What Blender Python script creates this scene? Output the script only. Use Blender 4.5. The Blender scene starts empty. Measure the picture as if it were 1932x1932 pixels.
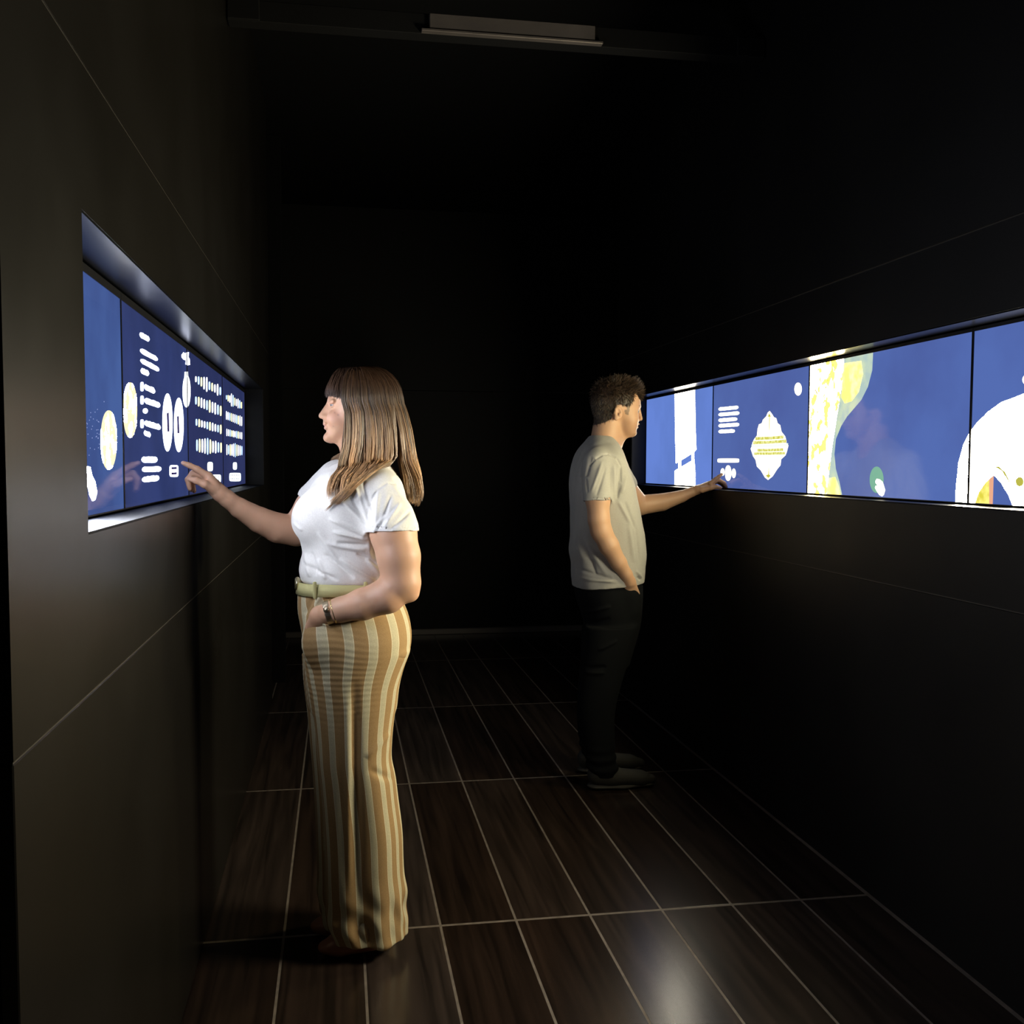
import bpy, math, random
import numpy as np
from mathutils import Matrix, Vector
random.seed(7); RNG = np.random.default_rng(11)
scene = bpy.context.scene
COL = scene.collection

# ------------------------------------------------------------------ camera
FPX, YAW, PITCH, ROLL, PPY, CAMH = 1923.7, 0.167935, 0.059712, 0.003520, 992.14, 1.39
_cy, _sy, _cp, _sp = math.cos(YAW), math.sin(YAW), math.cos(PITCH), math.sin(PITCH)
FWD = np.array([_sy*_cp, _cy*_cp, -_sp]); _r0 = np.array([_cy, -_sy, 0.0]); _u0 = np.cross(_r0, FWD)
RGT = _r0*math.cos(ROLL)+_u0*math.sin(ROLL); UPV = -_r0*math.sin(ROLL)+_u0*math.cos(ROLL)
cam_d = bpy.data.cameras.new('camera'); cam = bpy.data.objects.new('camera', cam_d); COL.objects.link(cam)
cam_d.sensor_fit = 'HORIZONTAL'; cam_d.sensor_width = 36.0; cam_d.lens = 36.0*FPX/1932.0
cam_d.shift_y = (PPY-966.0)/1932.0; cam_d.clip_start = 0.05
m = Matrix.Identity(4)
for i in range(3):
    m[i][0], m[i][1], m[i][2] = RGT[i], UPV[i], -FWD[i]
m[2][3] = CAMH
cam.matrix_world = m
scene.camera = cam
# ------------------------------------------------------------------ world, exposure (an unlit interior: the screens light it)
world = bpy.data.worlds.new('world'); scene.world = world; world.use_nodes = True
world.node_tree.nodes['Background'].inputs[0].default_value = (0.0012, 0.0011, 0.0010, 1)
world.node_tree.nodes['Background'].inputs[1].default_value = 1.0
vs = scene.view_settings
vs.view_transform = 'Standard'; vs.look = 'None'; vs.exposure = 0.75; vs.gamma = 1.0; vs.use_curve_mapping = False
SCREEN_GAIN = 0.6      # brightness of everything the displays show

# ------------------------------------------------------------------ pixel -> place helpers (a pixel is a direction; the plane gives the distance)
def ray(px, py):
    return FWD + RGT*(px-966.0)/FPX - UPV*(py-PPY)/FPX
def W(px, py, Y):
    d = ray(px, py); t = Y/d[1]
    return np.array([t*d[0], Y, CAMH+t*d[2]])
def onx(px, py, X):
    d = ray(px, py); t = X/d[0]
    return np.array([X, t*d[1], CAMH+t*d[2]])
def SC(Y, px=900):
    return W(px+.5, 990, Y)[0]-W(px-.5, 990, Y)[0]

# ------------------------------------------------------------------ materials
def nodes_of(name):
    mt = bpy.data.materials.new(name); mt.use_nodes = True
    nt = mt.node_tree; return mt, nt, nt.nodes, nt.links, nt.nodes['Principled BSDF']
def lin(c):
    return tuple((v/255/12.92) if v/255 <= .04045 else ((v/255+.055)/1.055)**2.4 for v in c)+(1,)
def mat(name, color, rough=.5, metal=0.0, spec=.5, bump=0.0, bscale=200.0, vary=0.0, vscale=5.0, sss=0.0, sheen=0.0):
    mt, nt, N, L, B = nodes_of(name)
    B.inputs['Base Color'].default_value = tuple(color[:3])+(1,)
    B.inputs['Roughness'].default_value = rough; B.inputs['Metallic'].default_value = metal
    B.inputs['Specular IOR Level'].default_value = spec
    if sss: 
        B.inputs['Subsurface Weight'].default_value = sss; B.inputs['Subsurface Radius'].default_value = (.012, .005, .003); B.inputs['Subsurface Scale'].default_value = 1.0
    if sheen: B.inputs['Sheen Weight'].default_value = sheen
    tc = N.new('ShaderNodeTexCoord')
    if vary:
        n = N.new('ShaderNodeTexNoise'); n.inputs['Scale'].default_value = vscale; n.inputs['Detail'].default_value = 5
        L.new(tc.outputs['Object'], n.inputs['Vector'])
        mx = N.new('ShaderNodeMix'); mx.data_type = 'RGBA'; mx.blend_type = 'MULTIPLY'; mx.inputs[0].default_value = 1.0
        mx.inputs[6].default_value = tuple(color[:3])+(1,)
        cr = N.new('ShaderNodeValToRGB'); cr.color_ramp.elements[0].color = (1-vary,)*3+(1,); cr.color_ramp.elements[1].color = (1+vary,)*3+(1,)
        cr.color_ramp.elements[0].position = .3; cr.color_ramp.elements[1].position = .7
        L.new(n.outputs['Fac'], cr.inputs[0]); L.new(cr.outputs[0], mx.inputs[7]); L.new(mx.outputs[2], B.inputs['Base Color'])
    if bump:
        n2 = N.new('ShaderNodeTexNoise'); n2.inputs['Scale'].default_value = bscale; n2.inputs['Detail'].default_value = 3
        L.new(tc.outputs['Object'], n2.inputs['Vector'])
        bp = N.new('ShaderNodeBump'); bp.inputs['Strength'].default_value = bump; bp.inputs['Distance'].default_value = .002
        L.new(n2.outputs['Fac'], bp.inputs['Height']); L.new(bp.outputs[0], B.inputs['Normal'])
    return mt
def attr_mat(name, rough=.5, spec=.5, sss=0.0, bump=0.0, bscale=300.0, mul=1.0):
    mt = mat(name, (1, 1, 1), rough, 0, spec, bump, bscale, sss=sss)
    nt = mt.node_tree; a = nt.nodes.new('ShaderNodeAttribute'); a.attribute_name = 'col'
    nt.links.new(a.outputs['Color'], nt.nodes['Principled BSDF'].inputs['Base Color'])
    return mt
_em = {}
def glow(col, strength=1.0, tex=0.0, tscale=40.0, second=None, thr=(.38, .58)):
    """picture on a lit display: emission under a glossy cover glass"""
    key = (tuple(col), strength, tex, tscale, second, thr)
    if key in _em: return _em[key]
    mt, nt, N, L, B = nodes_of('display_picture')
    B.inputs['Base Color'].default_value = (.004, .004, .005, 1); B.inputs['Roughness'].default_value = .06
    B.inputs['Emission Color'].default_value = tuple(col)+(1,)
    B.inputs['Emission Strength'].default_value = strength*SCREEN_GAIN
    if tex or second:
        tc = N.new('ShaderNodeTexCoord'); n = N.new('ShaderNodeTexNoise'); n.inputs['Scale'].default_value = tscale; n.inputs['Detail'].default_value = 4
        L.new(tc.outputs['Object'], n.inputs['Vector'])
        cr = N.new('ShaderNodeValToRGB')
        c2 = second if second else tuple(c*(1-tex) for c in col)
        cr.color_ramp.elements[0].position = thr[0]; cr.color_ramp.elements[0].color = tuple(c2)+(1,)
        cr.color_ramp.elements[1].position = thr[1]; cr.color_ramp.elements[1].color = tuple(col)+(1,)
        L.new(n.outputs['Fac'], cr.inputs[0]); L.new(cr.outputs[0], B.inputs['Emission Color'])
    _em[key] = mt
    return mt

M = {}
# black-brown satin wall sheet
def wall_mat(name, col, rough):
    mt, nt, N, L, B = nodes_of(name)
    B.inputs['Base Color'].default_value = tuple(col)+(1,)
    tc = N.new('ShaderNodeTexCoord'); n = N.new('ShaderNodeTexNoise'); n.inputs['Scale'].default_value = 1.6; n.inputs['Detail'].default_value = 4
    L.new(tc.outputs['Object'], n.inputs['Vector'])
    mr = N.new('ShaderNodeMapRange'); mr.inputs[1].default_value = .3; mr.inputs[2].default_value = .7; mr.inputs[3].default_value = rough-.04; mr.inputs[4].default_value = rough+.05
    L.new(n.outputs['Fac'], mr.inputs[0]); L.new(mr.outputs[0], B.inputs['Roughness'])
    B.inputs['Specular IOR Level'].default_value = .4
    return mt
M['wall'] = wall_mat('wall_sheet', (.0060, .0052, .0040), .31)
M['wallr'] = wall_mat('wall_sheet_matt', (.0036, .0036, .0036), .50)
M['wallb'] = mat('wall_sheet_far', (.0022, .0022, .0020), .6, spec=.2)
M['joint'] = mat('joint_glint', (.045, .040, .032), .45)  # lighter tone for the light that panel edges catch
M['core'] = mat('wall_core', (.003, .003, .003), .9, spec=.1)
M['ceil'] = mat('ceiling_black', (.004, .004, .004), .9, spec=.1)
M['niche'] = mat('niche_gloss_black', (.006, .0065, .008), .28, spec=.15)
M['sill'] = mat('sill_satin_black', (.005, .0055, .007), .46, spec=.06)
M['bezel'] = mat('bezel_black', (.004, .004, .005), .35)
M['seam'] = mat('floor_joint', (.16, .135, .115), .5, vary=.25, vscale=30)
M['metalbar'] = mat('lit_bar_grey', (.20, .175, .16), .38, metal=.6, vary=.2, vscale=6)  # paler than the rail: colour of the bar where it is lit
M['blackbar'] = mat('black_bar', (.005, .005, .005), .7, spec=.15)
# floor planks
def plank_mat():
    mt, nt, N, L, B = nodes_of('dark_wood_plank')
    tc = N.new('ShaderNodeTexCoord'); oi = N.new('ShaderNodeObjectInfo')
    add = N.new('ShaderNodeVectorMath'); add.operation = 'ADD'
    sc = N.new('ShaderNodeVectorMath'); sc.operation = 'SCALE'; sc.inputs['Scale'].default_value = 37.0
    cb = N.new('ShaderNodeCombineXYZ'); L.new(oi.outputs['Random'], cb.inputs[0]); L.new(oi.outputs['Random'], cb.inputs[1])
    L.new(cb.outputs[0], sc.inputs[0]); L.new(tc.outputs['Object'], add.inputs[0]); L.new(sc.outputs[0], add.inputs[1])
    mp = N.new('ShaderNodeMapping'); mp.inputs['Scale'].default_value = (34, 1.5, 1); L.new(add.outputs[0], mp.inputs[0])
    n = N.new('ShaderNodeTexNoise'); n.inputs['Scale'].default_value = 1.0; n.inputs['Detail'].default_value = 6; n.inputs['Distortion'].default_value = .4
    L.new(mp.outputs[0], n.inputs['Vector'])
    cr = N.new('ShaderNodeValToRGB'); e = cr.color_ramp.elements
    e[0].position = .3; e[0].color = (.0065, .0042, .0032, 1); e[1].position = .75; e[1].color = (.027, .0155, .0105, 1)
    L.new(n.outputs['Fac'], cr.inputs[0])
    hs = N.new('ShaderNodeHueSaturation'); L.new(cr.outputs[0], hs.inputs['Color'])
    mr = N.new('ShaderNodeMapRange'); mr.inputs[3].default_value = 1.0; mr.inputs[4].default_value = 2.1; L.new(oi.outputs['Random'], mr.inputs[0]); L.new(mr.outputs[0], hs.inputs['Value'])
    mr2 = N.new('ShaderNodeMapRange'); mr2.inputs[3].default_value = .95; mr2.inputs[4].default_value = .6; L.new(oi.outputs['Random'], mr2.inputs[0]); L.new(mr2.outputs[0], hs.inputs['Saturation'])
    L.new(hs.outputs[0], B.inputs['Base Color'])
    B.inputs['Roughness'].default_value = .21; B.inputs['Specular IOR Level'].default_value = .45
    bp = N.new('ShaderNodeBump'); bp.inputs['Strength'].default_value = .08; bp.inputs['Distance'].default_value = .001
    L.new(n.outputs['Fac'], bp.inputs['Height']); L.new(bp.outputs[0], B.inputs['Normal'])
    return mt
M['plank'] = plank_mat()

# ------------------------------------------------------------------ mesh helpers
def link(name, me, material=None, parent=None, loc=None):
    o = bpy.data.objects.new(name, me); COL.objects.link(o)
    if material is not None and me is not None and not me.materials: me.materials.append(material)
    if parent is not None: o.parent = parent
    if loc is not None: o.location = loc
    return o
def tag(o, label=None, cat=None, group=None, kind=None):
    if label: o['label'] = label
    if cat: o['category'] = cat
    if group: o['group'] = group
    if kind: o['kind'] = kind
    return o
def empty(name, loc=(0, 0, 0)):
    o = bpy.data.objects.new(name, None); COL.objects.link(o); o.location = loc; o.empty_display_size = .1
    return o
class MB:
    def __init__(s): s.v = []; s.f = []
    def box(s, x0, x1, y0, y1, z0, z1, bev=0.0):
        if bev:
            import bmesh
            bm = bmesh.new(); bmesh.ops.create_cube(bm, size=1.0)
            for v in bm.verts:
                v.co = Vector((x0+(v.co.x+.5)*(x1-x0), y0+(v.co.y+.5)*(y1-y0), z0+(v.co.z+.5)*(z1-z0)))
            bmesh.ops.bevel(bm, geom=list(bm.edges), offset=bev, segments=1, affect='EDGES', profile=.5)
            b = len(s.v); bm.verts.index_update()
            s.v += [tuple(v.co) for v in bm.verts]; s.f += [tuple(b+v.index for v in f.verts) for f in bm.faces]; bm.free(); return s
        b = len(s.v)
        s.v += [(x, y, z) for x in (x0, x1) for y in (y0, y1) for z in (z0, z1)]
        s.f += [tuple(b+i for i in q) for q in ((0, 1, 3, 2), (4, 6, 7, 5), (0, 4, 5, 1), (2, 3, 7, 6), (0, 2, 6, 4), (1, 5, 7, 3))]
        return s
    def poly(s, pts):
        b = len(s.v); s.v += [tuple(p) for p in pts]; s.f.append(tuple(range(b, b+len(pts)))); return s
    def mesh(s, name):
        me = bpy.data.meshes.new(name); me.from_pydata([tuple(map(float, v)) for v in s.v], [], s.f); me.update(); return me
    def build(s, name, material, parent=None, loc=None):
        return link(name, s.mesh(name), material, parent, loc)

# ------------------------------------------------------------------ the place: measures in metres
XL, XR = -0.396, 1.687            # faces of the two walls
XSL, XSR = -0.490, 1.772          # faces of the display glass
Z0, Z1 = 1.280, 1.785             # display opening
ZS_LO, ZS_HI, ZTOP = 1.022, 2.022, 3.42
YN, YF, YB = 1.315, 6.09, 8.285   # near end / far end of the left wall, back wall
PW, PX0, PL, PY0 = 0.23153, 0.52484, 1.39029, 2.99611   # plank grid

fl = tag(MB().box(-4.2, 5.2, -2.2, YB, -.06, -.0007).build('floor', M['seam']), kind='structure')
plank_me = MB().box(-PW/2+.0038, PW/2-.0038, -PL/2+.0066, PL/2-.0066, -.0006, 0.0, .0003).mesh('plank')
plank_me.materials.append(M['plank'])
for r in range(-4, 4):
    for c in range(-16, 14):
        y0 = PY0+r*PL; x0 = PX0+c*PW
        inside = -4 <= c < 5
        if not inside and y0+PL < YF: continue
        if not inside and not (-13 <= c < 14): continue
        yc = y0+PL/2; me = plank_me
        if y0+PL > YB:
            if y0 > YB-.05: continue
            me = bpy.data.meshes.get('plank_cut')
            if me is None:
                me = MB().box(-PW/2+.0038, PW/2-.0038, -PL/2+.0066, YB-yc-.002, -.0006, 0.0, .0003).mesh('plank_cut'); me.materials.append(M['plank'])
        link('plank', me, None, fl, (x0+PW/2, yc, 0))

tag(MB().box(-4.2, 5.2, -2.2, YB+.2, ZTOP, ZTOP+.1).build('ceiling', M['ceil']), kind='structure')

def long_wall(name, xf, sgn, y0, y1, ny0, ny1, xs, mt):
    """free-standing wall of three tiers of sheet with one long display niche; sgn points from the face into the wall"""
    w = tag(empty(name, (xf, (y0+y1)/2, 0)), kind='structure')
    off = (xf, (y0+y1)/2, 0)
    def B(mb, x0, x1, a, b, c, d, bev=.0018):
        x0, x1 = sorted((x0, x1)); mb.box(x0-off[0], x1-off[0], a-off[1], b-off[1], c, d, bev); return mb
    t = sgn*.022; g = .0016
    B(MB(), xf, xf+t, y0, y1, .004, ZS_LO-g).build('panel', mt, w)
    B(MB(), xf, xf+t, y0, y1, ZS_HI+g, ZTOP).build('panel', mt, w)
    for zz in (ZS_LO, ZS_HI): B(MB(), xf+sgn*.0012, xf+sgn*.012, y0+.002, y1-.002, zz-g, zz+g, 0).build('joint_glint', M['joint'], w)  # added pale strips paint the light caught along the panel gaps
    mid = MB(); zz0, zz1 = ZS_LO+g, ZS_HI-g
    # middle sheet: one ring with the opening cut in it
    ring = [(y0, zz0), (y1, zz0), (y1, zz1), (y0, zz1)]; o_ = .004; hole = [(ny0-o_, Z0-o_), (ny1+o_, Z0-o_), (ny1+o_, Z1+o_), (ny0-o_, Z1+o_)]
    vs_ = []
    for x in (xf, xf+t):
        for (a, b) in ring+hole: vs_.append((x-off[0], a-off[1], b))
    fs = []
    for i in range(4):
        j = (i+1) % 4
        fs.append((i, j, 4+j, 4+i)); fs.append((8+i, 12+i, 12+j, 8+j))
        fs.append((i, 8+i, 8+j, j)); fs.append((4+i, 4+j, 12+j, 12+i))
    mid.v, mid.f = vs_, fs
    if sgn > 0: mid.f = [tuple(reversed(f)) for f in fs]
    mid.build('panel', mt, w)
    # glossy niche lining: soffit, sill, two jambs
    d0 = xf+sgn*.0015; d1 = xs+sgn*.03; k = .012
    B(MB(), d0, d1, ny0, ny1, Z1, Z1+k, 0).build('niche_soffit', M['niche'], w)
    B(MB(), d0, d1, ny0, ny1, Z0-k, Z0, 0).build('niche_sill', M['sill'], w)
    B(MB(), d0, d1, ny0-k, ny0, Z0-k, Z1+k, 0).build('niche_jamb', M['niche'], w)
    B(MB(), d0, d1, ny1, ny1+k, Z0-k, Z1+k, 0).build('niche_jamb', M['niche'], w)
    B(MB(), xf+sgn*.20, xf+sgn*.42, y0+.004, y1-.004, .0, ZTOP, 0).build('wall_core', M['core'], w)
    B(MB(), xf+sgn*.0225, xf+sgn*.43, y0, y0+.02, .004, ZTOP).build('end_panel', mt, w)
    B(MB(), xf+sgn*.0225, xf+sgn*.43, y1-.02, y1, .004, ZTOP).build('end_panel', mt, w)
    return w
LN0, LN1 = 1.722, 5.585
RN0, RN1 = 1.62, 5.772
long_wall('wall_left', XL, -1, YN, YF, LN0, LN1, XSL, M['wall'])
long_wall('wall_right', XR, 1, -2.0, YF, RN0, RN1, XSR, M['wallr'])
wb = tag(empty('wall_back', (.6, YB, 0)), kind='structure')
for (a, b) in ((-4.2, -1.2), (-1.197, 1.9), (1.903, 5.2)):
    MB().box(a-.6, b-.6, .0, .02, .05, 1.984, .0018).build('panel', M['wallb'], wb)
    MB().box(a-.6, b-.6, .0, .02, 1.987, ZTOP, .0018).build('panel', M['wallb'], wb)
tag(MB().box(-4.2, 5.2, YB-.012, YB+.02, .0, .046, .004).build('baseboard_back', mat('baseboard_metal', (.13, .115, .10), .4)), kind='structure')
# black jamb post past the end of the left wall
tag(MB().box(-.432, -.345, 6.585, 6.68, 0, ZTOP, .004).build('trim_1', M['core']), kind='structure')

# bar under the ceiling between the walls
bar = tag(empty('ceiling_bar', (.645, 3.95, 3.012)), 'slim grey metal bar spanning the passage high between both walls', 'bar')
MB().box(XL+.003-.645, XR-.003-.645, 0, .07, .0, .075, .002).build('rail', M['blackbar'], bar)
MB().box(-.30, .34, -.022, .0, .006, .070, .003).build('lit_stretch', M['metalbar'], bar)  # added paler piece: the bar's lit middle put into colour
MB().box(-.33, .37, -.030, .0, .000, .010, .002).build('lip', M['metalbar'], bar)
MB().box(XL+.004-.645, XL+.12-.645, -.012, .0, .0, .075, .003).build('end_bracket', M['blackbar'], bar)
MB().box(XR-.12-.645, XR-.004-.645, -.012, .0, .0, .075, .003).build('end_bracket', M['blackbar'], bar)

# ------------------------------------------------------------------ displays
class Display:
    def __init__(s, side, y0, y1, col, label, grad=None):
        s.xs = XSL if side == 'L' else XSR; s.n = 1 if side == 'L' else -1     # n: towards the passage
        s.y0, s.y1 = y0, y1
        s.base = (s.xs, (y0+y1)/2, Z0+.004)
        s.e = tag(empty('wall_display', s.base), label, 'display', 'displays in the left wall' if side == 'L' else 'displays in the right wall')
        d = s.n
        bz = .0042
        zt = Z1-.004-Z0-.004
        hw = (y1-y0)/2
        xa, xb = sorted((-d*.028, -d*.0012))
        MB().box(xa, xb, -hw, hw, 0, zt).build('casing', M['bezel'], s.e)
        # bezel: raised frame
        fr = MB(); xa, xb = sorted((-d*.0012, d*.0016)); top = .017 if side == 'L' else .010
        fr.box(xa, xb, -hw, -hw+bz, 0, zt); fr.box(xa, xb, hw-bz, hw, 0, zt); fr.box(xa, xb, -hw+bz, hw-bz, zt-top, zt); fr.box(xa, xb, -hw+bz, hw-bz, 0, .003)
        fr.build('bezel', M['bezel'], s.e)
        sc_ = MB()
        pts = [(0, -hw+bz, .003), (0, hw-bz, .003), (0, hw-bz, zt-top), (0, -hw+bz, zt-top)]
        if d < 0: pts.reverse()
        sc_.poly(pts)
        s.scr = sc_.build('screen', col, s.e)
        s.k = 0
        s.lim = (-hw+bz, hw-bz, .0031, zt-top)
    def loc(s, px, py):
        p = onx(px, py, s.xs); return (p[1]-s.base[1], p[2]-s.base[2])
    def pic(s, name, polys, mt, layer=1, px=True):
        """flat picture pieces shown on the screen, given as outlines, clipped to the screen"""
        mb = MB(); fine = len(polys) > 6
        for pl in polys:
            q = [s.loc(*a) for a in pl] if px else list(pl)
            for ax, lo in ((0, s.lim[0]), (1, s.lim[2])): q = clip(q, ax, lo, 1)
            for ax, hi in ((0, s.lim[1]), (1, s.lim[3])): q = clip(q, ax, hi, -1)
            if len(q) < 3: continue
            ar = sum(q[i][0]*q[(i+1) % len(q)][1]-q[(i+1) % len(q)][0]*q[i][1] for i in range(len(q)))
            if (ar < 0) == (s.n > 0): q.reverse()
            mb.poly([(s.n*.00022*layer, a, b) for a, b in q])
            if not fine or name == 'writing_image':
                mb.build(name, mt, s.scr); mb = MB()
        if mb.f: tag(mb.build(name, mt, s.scr), kind='stuff')      # specks too small to pick apart
def clip(q, ax, lim, sg):
    out = []
    for i in range(len(q)):
        a, b = q[i], q[(i+1) % len(q)]
        ia, ib = sg*(a[ax]-lim) >= 0, sg*(b[ax]-lim) >= 0
        if ia: out.append(a)
        if ia != ib:
            t = (lim-a[ax])/(b[ax]-a[ax]); out.append((a[0]+t*(b[0]-a[0]), a[1]+t*(b[1]-a[1])))
    return out
def oval(x0, x1, y0, y1, n=28, pw=2.0):
    cx, cy, rx, ry = (x0+x1)/2, (y0+y1)/2, (x1-x0)/2, (y1-y0)/2
    r = []
    for i in range(n):
        a = 2*math.pi*i/n; c, s_ = math.cos(a), math.sin(a)
        r.append((cx+rx*math.copysign(abs(c)**(2/pw), c), cy+ry*math.copysign(abs(s_)**(2/pw), s_)))
    return r
def bar_(x0, y0, x1, y1, th, bumpy=0.0, n=9):
    """a line of far-off writing: a soft bar with an uneven edge"""
    up, dn = [], []
    for i in range(n+1):
        t = i/n; e = th/2*(1 if 0 < i < n else .55)
        up.append((x0+(x1-x0)*t, y0+(y1-y0)*t-e-random.uniform(0, bumpy)*th)); dn.append((x0+(x1-x0)*t, y0+(y1-y0)*t+e+random.uniform(0, bumpy*.4)*th))
    xa = -th*.12 if x1 > x0 else th*.12
    return up+[(x1-xa, y1)]+dn[::-1]+[(x0+xa, y0)]
def zm(o, k):      # reading frame of an enlarged view -> picture frame
    return lambda pts: [(o[0]+x/k, o[1]+y/k) for x, y in pts]
z2 = zm((130, 620), 4.83); z4 = zm((1190, 560), 4.83); z5 = zm((1500, 560), 4.472); z6 = zm((1320, 720), 8.05)

COOL = (.92, 1.0, 1.30); WARM = (1.0, .82, .46); PALE = (1.0, .93, .74)
GL, GR = 3.6, 60.0
navy1 = glow((.060, .115, .330), 1.0, second=(.040, .070, .225), tscale=2.2)
navy2 = glow((.033, .050, .168), 1.0, second=(.025, .038, .125), tscale=2.5)
navy3 = glow((.026, .034, .115), 1.0, second=(.021, .030, .10), tscale=2.5)
LD1 = Display('L', LN0+.002, 2.470, navy1, 'wall display with two pale gold coins on blue in the wall the woman faces')
LD2 = Display('L', 2.472, 3.495, navy2, 'wall display with lines of writing and twin oval cameos in the wall the woman faces')
LD3 = Display('L', 3.497, 4.520, navy3, 'wall display with rows of beads above a button beyond the pointing hand')
LD4 = Display('L', 4.522, LN1-.016, navy3, 'wall display with bead rows at the end next to the dark jamb post')
white_l = glow(COOL, GL); soft_l = glow((.30, .36, .78), 1.1); coin_m = glow((1.0, .95, .74), GL*.9, second=(.85, .72, .34), tscale=60)
dark_m = glow((.045, .035, .12), 1.0)
for D in (LD1, LD2):
    D.pic('coin_image', [z2(oval(290, 436, 745, 1285, 36, 2.2))], glow((.95, .98, 1.08), 150.0, second=(.0096, .0081, .0043), tscale=30, thr=(.515, .52)))
    D.pic('coin_image', [z2(oval(495, 621, 490, 995, 36, 2.2))], glow((.95, .98, 1.06), 150.0, second=(.0096, .0081, .0042), tscale=30, thr=(.515, .52)))
LD1.pic('figurine_image', [z2([(110, 1250), (165, 1254), (195, 1262), (212, 1340), (240, 1395), (256, 1490), (240, 1560), (215, 1572), (188, 1520), (175, 1450), (160, 1420), (110, 1430)])], glow(COOL, 110.0))
specks = []
for i in range(46):
    a, b = random.gauss(230, 70), random.gauss(930, 130)
    if a < 150 or (290 < a < 440 and 745 < b < 1285): continue
    specks.append(z2(oval(a-3, a+3, b-5, b+5, 6)))
LD1.pic('speckle_image', specks, glow((.35, .42, .75), 1.0))
T = []
for (a, b, c, d, th) in ((648, 55, 730, 98, 48), (652, 200, 806, 280, 44), (655, 290, 818, 375, 44), (657, 383, 726, 410, 48),
                         (690, 530, 782, 572, 48), (690, 655, 828, 700, 48), (690, 860, 832, 902, 48), (686, 950, 742, 970, 44),
                         (665, 1195, 802, 1195, 52), (670, 1285, 838, 1280, 44), (670, 1377, 818, 1362, 48)):
    T.append(z2(bar_(a, b, c, d, th, .14)))
T.append(z2(oval(672, 720, 725, 775, 12)))
LD2.pic('writing_image', T, glow(COOL, 3.2))
LD2.pic('writing_image', [z2(oval(650, 682, 485, 572, 12, 4)), z2(oval(650, 682, 610, 692, 12, 4)), z2(oval(650, 682, 826, 908, 12, 4))], glow((.55, .62, .95), 4.0))
LD2.pic('cameo_image', [z2(oval(852, 944, 590, 1120, 36, 2.1)), z2(oval(957, 1045, 630, 1126, 36, 2.1))], white_l)
LD2.pic('cameo_slot_image', [z2([(890, 770), (910, 765), (914, 938), (896, 940)]), z2([(983, 800), (1000, 795), (1006, 953), (988, 955)])], dark_m, 2)
LD2.pic('button_image', [z2(oval(916, 998, 1243, 1352, 20, 5))], white_l)
LD2.pic('button_bar_image', [z2([(932, 1262), (982, 1260), (982, 1280), (932, 1282)]), z2([(932, 1312), (982, 1308), (982, 1328), (932, 1332)])], dark_m, 2)
for D in (LD2, LD3):
    D.pic('pendant_image', [z2(oval(1036, 1108, 425, 718, 30, 2.2)), z2([(1054, 395), (1084, 392), (1087, 445), (1052, 445)])], glow((.92, 1.0, 1.0), GL*.8))
    D.pic('writing_image', [z2([(1025, 240), (1045, 215), (1062, 228), (1068, 218), (1092, 215), (1090, 262), (1100, 275), (1104, 330), (1080, 334), (1062, 325), (1065, 290), (1042, 280), (1028, 262)])], glow((.75, .80, 1.0), 6.0))
def beads(x0, x1, c0, c1, hs, n):
    r = []
    for i in range(n):
        t = (i+.5)/n; xc = x0+(x1-x0)*t; h = np.interp(t, np.linspace(0, 1, len(hs)), hs)/2*random.uniform(.86, 1.1)
        w_ = (x1-x0)/n*.31; yc = c0+(c1-c0)*t
        r.append(z2(oval(xc-w_, xc+w_, yc-h, yc+h, 12, 3.5)))
    return r
bl = [glow(COOL, 2.2), glow((2.2, 2.1, .85), 1.0), glow((.85, 1.3, 2.4), 1.0), glow((.95, .97, 1.0), 2.2)]
rows = [(1145, 1392, 455, 575, (50, 78, 90, 165, 70, 80, 110, 60)), (1145, 1396, 650, 755, (80, 95, 90, 110, 95, 105, 100)), (1150, 1396, 850, 922, (72, 70, 72, 74, 76, 80)),
        (1155, 1398, 1062, 1086, (100, 125, 165, 145, 120, 95, 85))]
rows2 = [(1428, 1580, 622, 702, (40, 60, 130, 60, 90, 60)), (1428, 1582, 788, 848, (80, 85, 90, 88, 95)), (1432, 1582, 944, 978, (70, 68, 66, 68)), (1432, 1584, 1103, 1112, (90, 100, 130, 100, 72))]
for D, rr, nb in ((LD3, rows, 10), (LD4, rows2, 10)):
    for (x0, x1, c0, c1, hs) in rr:
        bs = beads(x0, x1, c0, c1, hs, nb)
        for q in range(4):
            D.pic('bead_image', bs[q::4], bl[(q*3+int(c0)) % 4])
for D in (LD3, LD4):
    D.pic('button_image', [z2(oval(1262, 1312, 1215, 1300, 16, 4)), z2(oval(1300, 1386, 1330, 1402, 16, 6)), z2(oval(1495, 1531, 1218, 1286, 16, 4)), z2(oval(1462, 1567, 1314, 1392, 16, 6))], glow((.85, .97, 1.0), GL*.7))
    D.pic('button_mark_image', [z2(oval(x-4, x+4, y-7, y+7, 6)) for x in range(1476, 1556, 13) for y in (1335, 1368)]+[z2(oval(x-4, x+4, y-7, y+7, 6)) for x in (1330, 1346, 1362) for y in (1350, 1380)], dark_m, 2)

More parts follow.
